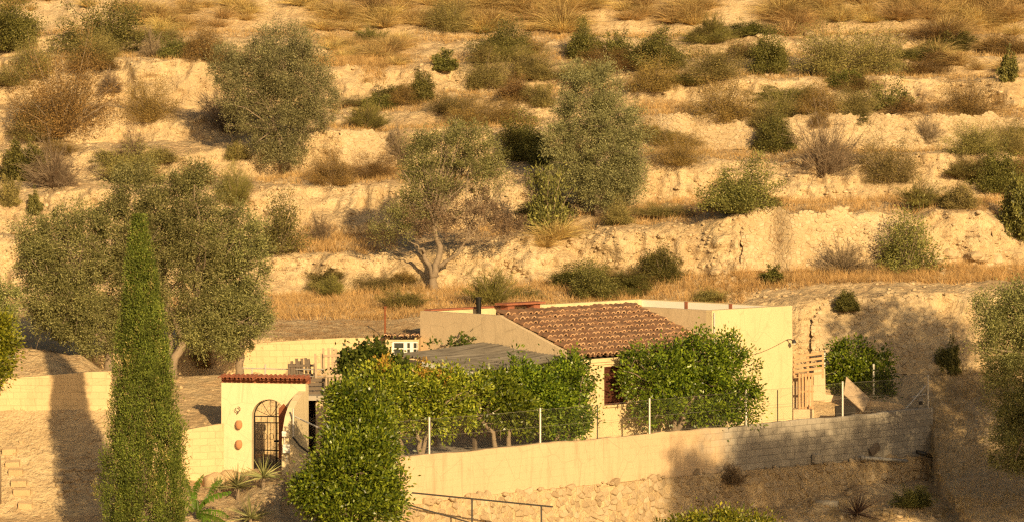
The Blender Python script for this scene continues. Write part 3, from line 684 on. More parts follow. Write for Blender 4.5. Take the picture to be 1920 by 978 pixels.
rs = stones_mesh(stone_panel(Ltot, 1.95, np.random.default_rng(6), (.10, .46), (.09, .24), (-.03, .09), lambda s: rtop(s) + 2.75 + .08 * math.sin(s * 3.3), .99), rmap)
rub = rs.build('rubble_wall', M['stone'], org=tuple(W0))
K = [[rmap(s, t * (rtop(s) + 2.77), .012) for s in np.linspace(0, Ltot, 140)] for t in np.linspace(0, 1, 10)]
cbm = MB(); KK = np.array(K); cbm.grid(KK); top2 = KK[-1] - np.array(WN) * .25; cbm.grid(np.array([KK[-1], top2])); cbm.build('mortar', M['soil'], rub, org=tuple(W0), smooth=True)
tag(rub, 'rough rubble stone footing under the long garden wall', 'stone wall')
# stones fallen on the ledge between the two walls
rng = np.random.default_rng(77)
def rock_mesh(mb, c, r, rng, sq=(1, 1, .7), n=1):
    bm = bmesh.new(); bmesh.ops.create_icosphere(bm, subdivisions=2, radius=1)
    P = np.array([v.co for v in bm.verts]); f = [tuple(v.index for v in q.verts) for q in bm.faces]; bm.free()
    k = 1 + .30 * fbm(P[:, 0] * 1.2 + rng.uniform(0, 99), P[:, 1] * 1.2, P[:, 2] * 1.2, oct=3, seed=5); P = P * k[:, None] * np.array(sq) * r
    a = rng.uniform(0, 6.28); R = np.array([[math.cos(a), -math.sin(a), 0], [math.sin(a), math.cos(a), 0], [0, 0, 1]]); mb.add(P @ R.T + np.array(c), f)
mb = MB()
for k in range(60):
    s = rng.uniform(2.5, Ltot - .5) if k > 15 else rng.uniform(2.2, 4.4); b = Wa + UX * s + WN * rng.uniform(.14, .3); rock_mesh(mb, (b.x, b.y, rtop(s) + rng.uniform(.0, .07)), rng.uniform(.04, .11), rng)
tag(mb.build('fallen_stones', M['stone'], org=tuple(W0)), 'loose stones lying along the ledge on top of the rubble footing', 'stones', kind='stuff')
# wing wall and gateway
GL, GR = Vector((XP(415, 105.3), 105.3, 0)), Vector((XP(573, 104.8), 104.8, 0)); GD = (GR - GL).normalized(); GW = (GR - GL).length; GN = Vector((GD.y, -GD.x, 0))
gw = thing('gateway', 'cream arched gateway wall with a red tiled top and a curved buttress', 'gateway', GL.lerp(GR, .5) + ZZ * -.28); GO = tuple(gw.location)
ac, ar, zs = 1.43, .515, 1.43
arc = [(ac + ar * math.cos(t), zs + ar * math.sin(t)) for t in np.linspace(0, math.pi, 19)]
mb = MB(); mb.prism([(0, -.45), (0, 2.40), (GW, 2.40), (GW, -.45), (ac + ar, -.45)] + arc + [(ac - ar, -.45)], GL, GD, ZZ, -GN * .34)
mb.build('wall', M['gatewall'], gw, org=GO)
mb = MB(); mb.prism([(0, -.6), (0, 2.2), (.45, 2.12), (.9, 1.98), (1.25, 1.82), (1.55, 1.60), (1.75, 1.32), (1.86, 1.0), (1.9, .6), (1.9, -.7)], GR - GD * .2 + GN * .003, GN, ZZ, GD * .2)
mb.build('buttress', M['gatewall'], gw, org=GO)
mb = MB(); org = GL - GD * .06 - GN * .30 + ZZ * 2.56; dn = (GN * .86 - ZZ * .22).normalized(); nn = GD.cross(dn).normalized(); nn = nn if nn.z > 0 else -nn
tiles(mb, org, GD, dn, nn, 19, 1, (GW + .12) / 19, .40, np.random.default_rng(8), r=.062, jit=.004)
mb.bar(GL - GD * .05 - GN * .30 + ZZ * 2.47, GR + GD * .05 - GN * .30 + ZZ * 2.47, .2, .16)
mb.build('tiled_top', [M['redtile'], M['redtile']], gw, org=GO, smooth=False)
# iron gate
ig = thing('iron_gate', 'black wrought iron gate standing in the cream archway', 'gate', GL + GD * ac - GN * .2 - ZZ * .28); IO = tuple(ig.location)
def gp(a, z, d=-.2): return GL + GD * a + GN * d + ZZ * z
mb = MB()
for a in (ac - ar + .03, ac + .16, ac + ar - .03): mb.bar(gp(a, -.26), gp(a, zs if a != ac + .16 else zs + .45), .035, .035, GN)
for z in (-.2, .45, 1.25, zs): mb.bar(gp(ac - ar + .03, z), gp(ac + ar - .03, z), .03, .03, GN)
mb.tube([gp(ac + (ar - .03) * math.cos(t), zs + (ar - .03) * math.sin(t)) for t in np.linspace(0, math.pi, 15)], .016, 5)
mb.build('frame', M['iron'], ig, org=IO)
mb = MB()
for k in range(1, 10):
    a = ac - ar + .03 + k * (2 * ar - .06) / 10; mb.tube([gp(a, -.2), gp(a, 1.25 if k % 2 else zs)], .009, 5)
for k in range(5):
    a = ac - ar + .13 + k * .2
    for z in (.12, .0, .85): mb.tube([gp(a + .07 * math.cos(t), z + .10 * math.sin(t)) for t in np.linspace(0, 6.283, 11)], .007, 4)
for t in np.linspace(.4, 2.74, 5): mb.tube([gp(ac, zs), gp(ac + (ar - .04) * math.cos(t), zs + (ar - .04) * math.sin(t))], .008, 4)
mb.build('bars', M['iron'], ig, org=IO)
mb = MB(); mb.bar(gp(ac + .12, .72, -.16), gp(ac + .24, .72, -.16), .05, .1, GN); mb.build('lock', M['iron'], ig, org=IO)
# timber post, boxes, pots, hook lamp
mb = MB(); q = GL + GD * 1.90 + GN * .16; mb.prism([(-.12, .25), (-.12, 1.70), (0.02, 1.84), (.13, 1.70), (.13, .25)], q, GD, ZZ, GN * .06)
mb.bar(q + GD * .16 + ZZ * .25, q + GD * .16 + ZZ * 1.62, .06, .16, GN)
tag(mb.build('timber_post', M['redwood'], org=tuple(q)), 'reddish brown timber post with a pointed top beside the iron gate', 'post')
for (pxx, pyy, sz, lab) in ((533, 812, .12, 'small white box fixed on the buttress edge, upper of two'), (537, 840, .2, 'larger white meter box low on the buttress edge, lower of two')):
    c = W(pxx, pyy, 102.85); mb = MB(); mb.abox(c.x - sz / 2, c.x + sz / 2, 102.8, 102.92, c.z - sz * .6, c.z + sz * .6); mb.abox(c.x - sz / 2 - .01, c.x + sz / 2 + .01, 102.785, 102.805, c.z + sz * .2, c.z + sz * .3)
    mb.tube([c + Vector((.0, .06, -sz * .6)), c + Vector((.01, .08, -sz * .6 - .25))], .012, 5)
    tag(mb.build('meter_box', M['white'], org=tuple(c)), lab, 'box')
def pot(px, py, lab):
    c = W(px, py, 105.08); mb = MB(); r = .10; rows = []
    for t in np.linspace(0, 1, 8):
        rr = r * math.sqrt(max(.12, 1 - ((t - .52) / .56) ** 2)) if t < .9 else r * .66; z = -.13 + .25 * t
        rows.append([(c.x + rr * math.cos(a), c.y + rr * .7 * math.sin(a), c.z + z) for a in np.linspace(0, 2 * math.pi, 17)])
    mb.grid(np.array(rows)); mb.add(rows[-2], [tuple(range(16))]); tag(mb.build('wall_pot', M['terracotta'], org=tuple(c), smooth=True), lab, 'pot', 'terracotta pots on the gateway')
pot(448, 795, 'round terracotta pot hanging on the gateway, upper of two'); pot(448, 832, 'round terracotta pot hanging on the gateway, lower of two')
c = W(446, 766, 105.1); mb = MB(); mb.tube([c + Vector((.07 * math.sin(t), -.02, .07 * math.cos(t))) for t in np.linspace(0, 5.2, 12)], .012, 5); mb.tube([c + Vector((0, 0, -.07)), c + Vector((0, -.01, -.13))], .015, 5)
tag(mb.build('wall_hook', M['rail'], org=tuple(c)), 'small round iron hook on the gateway above the pots', 'hook')
# wing wall from buttress to retaining wall
FE = GR - GD * .2 + GN * 1.9
mb = MB(); P0 = Vector((FE.x + .02, FE.y + .1, 0)); P1 = Vector((Wa.x + .1, Wa.y - .02, 0)); dx = (P1 - P0); Lw = dx.length; dx.normalize()
mb.prism([(0, -1.2), (0, 1.0), (.25, .82), (.6, .55), (1.0, .42), (Lw, .38), (Lw, -1.4)], P0, dx, ZZ, Vector((-dx.y, dx.x, 0)) * .2)
tag(mb.build('wing_wall', M['gatewall'], org=tuple(P0)), 'grey shaded low wall curving down beside the gateway, behind the front lemon bush', 'wall')
# block wall left of gateway
mb = MB(); ptsw = [(424, 105.3, 792), (400, 105.2, 796), (370, 105.0, 801), (340, 104.85, 807), (310, 104.75, 812), (270, 104.7, 815)]
R_ = []
for px_, Y_, y_ in ptsw:
    x = XP(px_, Y_); z = ZP(y_, Y_); R_.append([(x, Y_, -.6), (x, Y_, .3), (x, Y_, z), (x, Y_ + .3, z), (x, Y_ + .3, .2)])
V = np.array(R_); mb.grid(V[:, ::-1]); mb.add(V[-1], [(0, 1, 2, 3, 4)])
tag(mb.build('block_wall', M['blockwall'], org=(XP(380, 105.2), 105.2, -.3)), 'cream painted block wall between the cypress and the gateway', 'wall')
# planter wall at left
mb = MB(); R_ = []
for px_, y_ in ((-260, 716), (-60, 713), (0, 711), (60, 707), (120, 702), (170, 698), (209, 697)):
    Y_ = 106.95; x = XP(px_, Y_); z = ZP(y_, Y_) + .03; e = .03 * math.sin(px_ * .1); R_.append([(x, Y_ + e, 1.0), (x, Y_ + e, 1.6), (x, Y_ + e, z), (x, Y_ + .24, z), (x, Y_ + .24, 1.0)])
V = np.array(R_); mb.grid(V); xr = V[-1][0][0]; zr = V[-1][2][2]
mb.box((xr - .24, 107.2, 1.0), (.24, 0, 0), (.0, 2.2, 0), (0, 0, zr - 1.02)); mb.add(V[-1], [(4, 3, 2, 1, 0)])
tag(mb.build('planter_wall', M['blockwall'], org=(XP(100, 107), 107, 1.4)), 'low cream retaining wall on the left crossed by the cypress shadow', 'wall')
# long block wall behind the terrace
mb = MB(); R_ = []
for px_, y_ in ((120, 672), (150, 668), (210, 662), (300, 655), (380, 650), (460, 645), (520, 640), (580, 636), (640, 633), (700, 632), (724, 632)):
    Yr, Zr = profile(px_); Y_ = Yr[7] - .05; x = XP(px_, Y_); z = ZP(y_, Y_); R_.append([(x, Y_, Zr[7] - .5), (x, Y_, Zr[7] + .3), (x, Y_, z), (x, Y_ + .24, z), (x, Y_ + .24, 1.2)])
V = np.array(R_); mb.grid(V); mb.add(V[-1], [(4, 3, 2, 1, 0)]); mb.add(V[0], [(0, 1, 2, 3, 4)])
tag(mb.build('terrace_wall', M['blockwall'], org=(XP(500, 116), 116, 1.8)), 'long sunlit cream block wall behind the picket fence and big olives', 'wall')

# ------------------------------------------------------------------ annex under the terrace
an = thing('annex', 'small flat roofed outbuilding with a dark doorway right of the gateway', 'outbuilding', (XP(610, 109.2), 109.2, -.1)); AO = tuple(an.location)
ax0, axd0, axd1, ax1 = XP(573, 109.2), XP(576, 109.2), XP(592, 109.2), XP(656, 109.2); zr = 1.58
mb = MB(); mb.abox(ax0 - .1, axd0, 109.2, 109.4, -.2, zr); mb.abox(axd1, ax1, 109.2, 109.4, -.2, zr); mb.abox(ax0 - .1, ax0 + .05, 109.4, 112.2, -.2, zr); mb.abox(ax1 - .2, ax1, 109.4, 112.2, -.2, zr); mb.abox(ax0 + .05, ax1 - .2, 112.0, 112.2, -.2, zr)
mb.build('wall', M['sidewall'], an, org=AO)
mb = MB(); mb.abox(ax0 - .2, ax1 + .1, 109.05, 112.4, zr, zr + .14); mb.build('roof_slab', M['concrete'], an, org=AO)
mb = MB(); wx = XP(606, 109.2); mb.abox(wx, wx + .55, 109.16, 109.2, .82, .88); mb.abox(wx, wx + .55, 109.16, 109.2, 1.02, 1.08)
for k in range(4): mb.abox(wx + k * .165, wx + k * .165 + .05, 109.165, 109.2, .88, 1.02)
mb.build('window', M['white'], an, org=AO)

# pipe railing on the terrace
rl = thing('pipe_railing', 'rusty pipe railing on the terrace above the gateway', 'railing', W(525, 712, 110.6)); RO = tuple(rl.location)
mb = MB(); mb.tube([W(455, 689, 111.2), W(520, 691, 110.8), W(608, 692, 109.8)], .02, 6); mb.tube([W(480, 702, 111.0), W(520, 704, 110.8), W(606, 705, 109.8)], .014, 6); mb.build('rail', M['galv'], rl, org=RO)
for px_, y0_, y1_ in ((472, 690, 716), (497, 682, 716), (541, 681, 714)):
    mb = MB(); mb.tube([W(px_, y1_, 110.85), W(px_ + .5, y0_, 110.85)], .03, 6); mb.build('post', M['galv'], rl, org=RO)
mb = MB(); mb.bar(W(463, 703, 110.9), W(493, 704, 110.9), .02, .09); tag(mb.build('plank', M['darkwood'], org=tuple(W(478, 704, 110.9))), 'short grey plank propped against the pipe railing', 'plank')
# picket panels
def pickets(name, lab, pts, Y, mt, rails, grp, w=.07):
    c = W(pts[0][0], pts[0][2], Y); t = thing(name, lab, 'picket panel', c, grp); o = tuple(c)
    for px_, y0_, y1_, lean in pts:
        mb = MB(); mb.bar(W(px_ + lean, y0_, Y), W(px_, y1_, Y), w, .02, (0, 1, 0)); mb.build('picket', M[mt], t, org=o)
    for a, b in rails:
        mb = MB(); mb.bar(W(*a, Y - .03), W(*b, Y - .03), .02, .07); mb.build('crosspiece', M[mt], t, org=o)
    return t
pickets('picket_panel', 'dark picket panel left of the pale pickets on the terrace, shade put into its colour', [(543, 681, 712, -1), (554, 681, 712, -2), (558, 671, 712, -2), (567, 671, 712, -1), (575, 670, 712, -2), (583, 672, 712, -5), (548, 676, 712, -1), (562, 676, 712, 0), (589, 680, 712, 2)], 110.4, 'darkwood', [((541, 685), (592, 684)), ((541, 702), (592, 702))], 'picket panels on the terrace', .09)  # first panel uses the dark wood so its pickets look shaded
pickets('picket_panel', 'pale sunlit picket panel with tall uneven pickets beside the vine', [(593, 662, 708, -2), (604, 662, 706, -1), (607, 652, 700, -1), (616, 652, 700, 0), (624, 651, 700, -1), (630, 653, 698, -1)], 109.9, 'wood', [((606, 667), (637, 665))], 'picket panels on the terrace')
pickets('picket_panel', 'small pale gate panel at the edge of the outbuilding roof', [(612, 698, 742, 0), (618, 698, 742, 0), (625, 700, 742, 0), (632, 700, 740, 1), (638, 700, 738, 1)], 109.3, 'wood', [((611, 704), (638, 704)), ((611, 737), (638, 737))], 'picket panels on the terrace', .06)

ts = thing('timber_screen', 'slatted timber screen on the outbuilding roof behind the gateway, shade put into its dark colour', 'screen', W(594, 746, 109.6)); o = tuple(ts.location)  # boards in dark wood so the screen looks shaded
for k in range(5): mb = MB(); mb.bar(W(576, 712 + k * 8, 109.7), W(611, 711 + k * 8, 109.7), .02, .10); mb.build('slat', M['darkwood'], ts, org=o)
for px_ in (578, 609): mb = MB(); mb.bar(W(px_, 748, 109.73), W(px_, 706, 109.73), .06, .04, (0, 1, 0)); mb.build('upright', M['darkwood'], ts, org=o)

# ------------------------------------------------------------------ fence on the retaining wall
fe = thing('chain_link_fence', 'chain link fence with galvanised posts along the top of the garden wall', 'fence', W0 + ZZ * zt0); FO = tuple(fe.location)
def wp(px):
    f = px; # column -> point on the wall line
    a = (px - CX) / FOC; s = (a * Wa.y - Wa.x) / (UX.x - a * UX.y); return Wa + UX * s
def post_mesh(mb, p, h, r=.032): mb.tube([p, p + ZZ * h], r, 8); mb.tube([p + ZZ * h, p + ZZ * (h + .03)], [r * 1.25, r * .7], 8)
fpx = [805, 1013, 1218, 1399, 1580, 1740]; heights = [1.10, 1.10, 1.12, 1.14, 1.15, 1.12]
tops = []
for px_, h in zip(fpx, heights):
    p = wp(px_) + ZZ * (zt0 - .06); mb = MB(); post_mesh(mb, p, h); mb.build('post', M['galv'], fe, org=FO); tops.append(p + ZZ * (h - .03))
for px_ in (1120, 1458):
    p = wp(px_) + ZZ * (zt0 - .06); mb = MB(); mb.tube([p, p + ZZ * 1.08], .016, 6); mb.build('slim_post', M['rail'], fe, org=FO)
def chain(mb, a, b, h, cell=.085, r=.0009):
    d = (b - a); L = d.length; n = int(L / cell)
    for k in range(-int(h / cell), n):
        for sg in (1, -1):
            x0, x1 = (k * cell, k * cell + h) if sg > 0 else (k * cell + h, k * cell); z0, z1 = 0., h
            xa, xb = x0, x1
            if sg > 0:
                if xa < 0: z0 = -xa; xa = 0
                if xb > L: z1 = h - (xb - L); xb = L
            else:
                if xb < 0: z1 = h + xb; xb = 0
                if xa > L: z0 = (xa - L); xa = L
            if z1 - z0 < .02: continue
            mb.tube([a + d * (xa / L) + ZZ * z0, a + d * (xb / L) + ZZ * z1], r, 3, cap=False)
ends = [wp(690) + ZZ * (zt0 + .04)] + [t - ZZ * 1.0 for t in tops]
mb = MB()
for a, b in zip(ends[:-1], ends[1:]):
    chain(mb, a, b, 1.0)
    for z in (.02, .5, 1.0): mb.tube([a + ZZ * z, a.lerp(b, .5) + ZZ * (z - .015), b + ZZ * z], .0035, 4, cap=False)
mb.build('wire_mesh', M['wire'], fe, org=FO)
mb = MB(); e = wp(1740); mb.tube([e + Vector((-.05, .08, zt0 + .75)), W(1698, 766, 120.6)], .025, 6); mb.build('brace', M['galv'], fe, org=FO)
mb = MB(); mb.tube([e + Vector((-.05, .1, zt0 + .45)), W(1710, 744, 120.9)], .02, 6); mb.build('brace', M['galv'], fe, org=FO)
# back fence over the low wall at right
bf = thing('chain_link_fence', 'short chain link fence behind the leaning board right of the house', 'fence', W(1640, 745, 122)); BO = tuple(bf.location)
bp = [(W(1546, 738, 122.6), 1.38), (W(1638, 747, 121.9), 1.15)]
for p, h in bp: mb = MB(); post_mesh(mb, p, h, .04); mb.build('post', M['galv'], bf, org=BO)
mb = MB(); pe = wp(1738) + ZZ * .45; chain(mb, bp[0][0] + ZZ * .1, bp[1][0] + ZZ * .1, 1.0); chain(mb, bp[1][0] + ZZ * .1, pe, 1.0); mb.build('wire_mesh', M['wire'], bf, org=BO)
# small fence by the gateway
sf = thing('chain_link_fence', 'wire fence scrap with a leaning brace on the wall beside the gateway', 'fence', W(550, 820, 103.1)); SFO = tuple(sf.location)
mb = MB(); mb.tube([W(550, 822, 103.1), W(549.5, 765, 103.1)], .028, 7); mb.build('post', M['galv'], sf, org=SFO)
mb = MB(); mb.tube([W(551, 779, 103.1), W(598, 801, 103.4)], .024, 6); mb.build('brace', M['galv'], sf, org=SFO)
mb = MB(); mb.tube([W(549, 818, 103.0), W(562, 835, 102.95), W(585, 852, 102.95), W(612, 862, 102.95)], .03, 6); mb.build('pipe', M['rail'], sf, org=SFO)
mb = MB(); chain(mb, W(552, 815, 103.12), W(640, 860, 103.12), .75); mb.build('wire_mesh', M['wire'], sf, org=SFO)

# low walls, pallets, board right of the house
mb = MB(); R_ = []
for px_, Y_, y_ in ((1524, 121.6, 690), (1547, 121.6, 690), (1548, 121.6, 738), (1576, 121.7, 742), (1590, 121.7, 750), (1640, 121.5, 750), (1690, 121.3, 756), (1702, 121.2, 768)):
    x = XP(px_, Y_); z = ZP(y_, Y_); R_.append([(x, Y_, -.2), (x, Y_, z), (x, Y_ + .18, z), (x, Y_ + .18, -.2)])
V = np.array(R_); mb.grid(V); mb.add(V[0], [(0, 1, 2, 3)]); mb.add(V[-1], [(3, 2, 1, 0)])
tag(mb.build('garden_wall', M['sidewall'], org=(XP(1600, 121.6), 121.6, 0)), 'low cream garden wall behind the leaning board right of the house', 'wall')
mb = MB(); c0 = W(1487, 765, 120.4); mb.abox(XP(1487, 120.4), XP(1526, 120.4), 120.3, 120.9, -.1, ZP(766, 120.4)); tag(mb.build('step', M['sidewall'], org=tuple(c0)), 'cream plastered step at the foot of the upright pallet', 'step')
mb = MB(); mb.abox(XP(1487, 121.2), XP(1523, 121.2), 121.15, 121.3, 0, ZP(700, 121.2)); tag(mb.build('side_wall', M['sidewall'], org=(XP(1500, 121.2), 121.2, 0)), 'narrow cream wall behind the pallets at the house corner', 'wall')
pl = thing('pallet', 'wooden pallet on edge with horizontal slats beside the house corner', 'pallet', W(1515, 702, 120.7), 'wooden pallets at the house corner'); o = tuple(pl.location)
for k in range(5):
    y_ = 665 + k * 9.2; mb = MB(); mb.bar(W(1488, y_ + 3, 120.7), W(1544, y_ - 4, 120.7), .02, .085); mb.build('slat', M['pallet'], pl, org=o)
for px_ in (1489, 1515, 1543): mb = MB(); mb.bar(W(px_, 708, 120.76), W(px_, 662 - (px_ - 1489) * .08, 120.76), .07, .06, (0, 1, 0)); mb.build('bearer', M['pallet'], pl, org=o)
pl = thing('pallet', 'wooden pallet standing upright with vertical slats on the step', 'pallet', W(1510, 766, 120.5), 'wooden pallets at the house corner'); o = tuple(pl.location)
for k in range(5): px_ = 1499 + k * 6; mb = MB(); mb.bar(W(px_, 767, 120.55), W(px_, 699, 120.55), .065, .02, (0, 1, 0)); mb.build('slat', M['pallet'], pl, org=o)
for y_ in (703, 733, 763): mb = MB(); mb.bar(W(1496, y_, 120.6), W(1526, y_, 120.6), .06, .06); mb.build('bearer', M['pallet'], pl, org=o)
mb = MB(); mb.box(W(1586, 704, 120.9), W(1632, 745, 120.9) - W(1586, 704, 120.9), W(1578, 735, 120.5) - W(1586, 704, 120.9), Vector((.0, .04, .01))); bo = MB()
q = [W(1587, 705, 121.0), W(1631, 746, 121.0), W(1619, 771, 120.6), W(1582, 738, 120.6)]; nrm = (q[1] - q[0]).cross(q[3] - q[0]).normalized() * .035
bo.add([tuple(v) for v in q] + [tuple(v + nrm) for v in q], [(0, 1, 2, 3), (7, 6, 5, 4), (0, 4, 5, 1), (1, 5, 6, 2), (2, 6, 7, 3), (3, 7, 4, 0)])
tag(bo.build('board', M['wood'], org=tuple(q[2])), 'weathered brown board leaning behind the fence by the garden tree', 'board')
mb = MB(); q = wp(1620) + Vector((-.5, .55, .0)); mb.abox(q.x - .35, q.x + .3, q.y + .2, q.y + .6, 0, .55); tag(mb.build('dark_box', M['dark'], org=tuple(q)), 'dark box standing in for the dark triangle under the leaning board', 'box')  # near-black box added for the dark triangle below the board
ln = thing('lantern', 'small grey lantern ornament on the right end of the garden wall', 'lantern', wp(1727) + ZZ * zt0); o = tuple(ln.location); q = ln.location + Vector((0, .1, 0))
mb = MB(); mb.tube([q, q + ZZ * .05, q + ZZ * .12], [.09, .08, .05], 6); mb.build('base', M['concrete'], ln, org=o)
mb = MB(); mb.tube([q + ZZ * .12, q + ZZ * .24], .065, 6); mb.build('body', M['rail'], ln, org=o)
mb = MB(); mb.tube([q + ZZ * .24, q + ZZ * .27, q + ZZ * .36], [.12, .09, .02], 6); mb.build('cap', M['concrete'], ln, org=o)
# debris on the ledge at right
def front(px, py, off=.3): p = wp(px) + WN * off; p.z = ZP(py, p.y); return p
p = front(1513, 868, .34); mb = MB(); mb.box(p, UX * .33 - ZZ * .02, -WN * .12 + ZZ * .04, ZZ * .28); tag(mb.build('concrete_block', M['concrete'], org=tuple(p)), 'pale concrete block propped against the grey wall on the ledge', 'block')
mb = MB(); a = front(1598, 857, .45); b = front(1682, 863, .42); mb.tube([a, b], .055, 10); mb.tube([a - UX * .06, a], [.075, .07], 10); tag(mb.build('drain_pipe', M['pipe'], org=tuple(a), smooth=True), 'long pale drain pipe lying on the ledge below the grey wall', 'pipe')
mb = MB(); a = front(1702, 846, .4); b = front(1730, 856, .5); mb.tube([a, b], .07, 9); tag(mb.build('drain_pipe', M['rail'], org=tuple(a), smooth=True), 'short dark pipe lying near the right end of the wall', 'pipe')
mb = MB(); a = front(1622, 856, .3); mb.box(a, UX * .42 + ZZ * .22, -WN * .1 + ZZ * .1, ZZ * .16 - UX * .05); tag(mb.build('brown_slab', M['darkwood'], org=tuple(a)), 'small brown slab leaning on the grey wall above the drain pipe', 'slab')
# handrail in the foreground
hr = thing('handrail', 'dark metal handrail of the steps below the garden wall', 'handrail', W(885, 978, 103.2)); o = tuple(hr.location)
mb = MB(); mb.bar(W(745, 920, 101.9), W(1036, 949, 104.4), .05, .045); mb.build('rail', M['rail'], hr, org=o)
mb = MB(); mb.bar(W(740, 938, 101.9), W(900, 984, 103.2), .04, .04); mb.build('lower_rail', M['rail'], hr, org=o)
for px_, Y_ in ((885, 103.1), (1015, 104.2)):
    y_ = 920 + (px_ - 745) * 29 / 291; mb = MB(); mb.bar(W(px_, y_, Y_), W(px_, 1010, Y_), .05, .05, (0, 1, 0)); mb.build('post', M['rail'], hr, org=o)

# ------------------------------------------------------------------ trees
def gbase(px, Y, dz=-.05): X = XP(px, Y); return Vector((X, Y, gz(X, Y) + dz))
# cypress
rng = np.random.default_rng(21); cy = gbase(268, 97.5); cy.z = min(cy.z, -1.6); ctip = ZP(412, 97.5); chh = ctip - cy.z
ct = thing('cypress_tree', 'tall slender green cypress in front of the gateway', 'tree', cy)
def crad(z): # half width at photo rows
    ys = [412, 425, 450, 500, 600, 700, 760, 800, 870, 940, 1100]; rr = [1, 5, 13, 25, 35, 42, 49, 60, 68, 74, 76]
    return np.interp(HOR + (ZC - (cy.z + z)) * FOC / 97.5, ys, rr) * 97.5 / FOC
mb = MB(); nc, nl = 2900, 60; zc = chh * rng.random(nc) ** 1.05; tc = rng.random(nc) * 6.283
lob = 1 + .26 * vnoise(np.cos(tc) * 2.0 + 5, np.sin(tc) * 2.0, zc * .5, seed=71) + .22 * vnoise(np.cos(tc) * 5, np.sin(tc) * 5, zc * 1.5, seed=72) + .12 * vnoise(np.cos(tc) * 9, np.sin(tc) * 9, zc * 4, seed=73)
rc = crad(zc) * lob * np.where(rng.random(nc) < .75, rng.uniform(.8, 1.02, nc), rng.uniform(.25, .8, nc))
k = np.repeat(np.arange(nc), nl); n = len(k); off = rng.normal(size=(n, 3)) * np.array([.055, .055, .17]) * rng.uniform(.6, 1.3, nc)[k][:, None]
lean = .10 * np.sin(zc * .5); C = np.stack([rc * np.cos(tc) + lean, rc * np.sin(tc), zc], -1); P = C[k] + off; P[:, 2] = np.minimum(P[:, 2], chh + .1)
D = np.stack([np.cos(tc[k]) * .4, np.sin(tc[k]) * .4, np.full(n, .7)], -1) + off * 3 + rng.normal(size=(n, 3)) * .5
br = rng.random(nc)[k] < .06; Lc = .066 * rng.uniform(.6, 1.4, n)
leaf_quads(mb, P[~br], D[~br], Lc[~br], .026, rng); leaf_quads(mb, P[br], D[br], Lc[br], .026, rng, 1); mb.build('crown', [M['cypress'], M['olivescrub']], ct)
mb = MB(); mb.tube([(0, 0, -.4), (0, 0, chh * .5), (.05, 0, chh * .93)], [.16, .1, .02], 8); mb.build('trunk', M['bark'], ct)

OL = 'old olive trees'
# left group of olives
b = gbase(320, 111.6); tree('olive_tree', 'broad olive with a leaning trunk behind the cypress, tallest of the left three', b,
  [([b, W(328, 668, 111.6), W(343, 636, 111.8), W(330, 600, 111.8), W(300, 560, 111.8)], .15, .09), ([b, W(316, 660, 111.9), W(318, 620, 112.2), W(370, 560, 112)], .12, .07)],
  [pblob(270, 430, 105, 90, 111.8, 1.7), pblob(240, 370, 60, 60, 111.8, 1.0), pblob(345, 385, 80, 70, 111.6, 1.2), pblob(380, 440, 80, 80, 111.6, 1.4), pblob(345, 340, 45, 30, 111.6, .7), pblob(220, 520, 80, 80, 111.4, 1.2), pblob(330, 520, 70, 70, 111.4, 1.2), pblob(255, 320, 40, 26, 112, .6), pblob(290, 590, 60, 36, 111.3, 1.0), pblob(370, 330, 26, 20, 111.6, .5), pblob(300, 470, 110, 90, 111.6, 1.6), pblob(200, 590, 60, 40, 111.4, .9)],
  'olive', 101, 595, 256, 0.214, .085, .03, lo=.3, limbs_n=40, twigs=160, group=OL, droop=.1)
b = gbase(450, 112.6); tree('olive_tree', 'olive drooping low over the terrace, right of the left three', b,
  [([b, W(449, 690, 112.6), W(448, 660, 112.6), W(440, 600, 112.4)], .15, .09), ([W(448, 672, 112.6), W(455, 620, 112.3), W(465, 560, 112.2)], .10, .06)],
  [pblob(440, 450, 65, 65, 112, 1.2), pblob(455, 520, 58, 60, 112, 1.2), pblob(450, 590, 65, 55, 112, 1.2), pblob(415, 560, 55, 65, 112, 1.1), pblob(400, 630, 55, 32, 111.8, .9), pblob(435, 640, 45, 28, 112, .8), pblob(350, 610, 40, 40, 112, .8)],
  'olive', 102, 384, 256, 0.207, .085, .03, lo=.3, limbs_n=24, twigs=90, group=OL, droop=.15)
b = gbase(205, 110.8); tree('olive_tree', 'rounded olive at far left, partly behind the cypress, lowest of the left three', b,
  [([b, W(200, 640, 110.8), W(175, 590, 110.8), W(140, 540, 110.8)], .15, .08), ([W(200, 640, 110.8), W(150, 605, 110.6), W(110, 580, 110.6)], .09, .05)],
  [pblob(125, 480, 95, 75, 110.8, 1.4), pblob(75, 500, 55, 60, 110.8, 1.0), pblob(150, 420, 60, 40, 110.8, .9), pblob(120, 560, 75, 50, 110.6, 1.1), pblob(165, 590, 60, 45, 110.5, 1.0), pblob(140, 620, 50, 25, 110.5, .8), pblob(80, 560, 45, 40, 110.8, .8), pblob(55, 440, 35, 40, 110.8, .7), pblob(190, 640, 45, 24, 110.3, .8), pblob(100, 610, 50, 26, 110.4, .8)],
  'olive', 103, 460, 243, 0.214, .085, .03, lo=.3, limbs_n=26, twigs=90, group=OL, droop=.15)
def hbase(px, py): p = hit(px, py); return p - ZZ * .08
b = hbase(535, 318); Y = b.y - .3
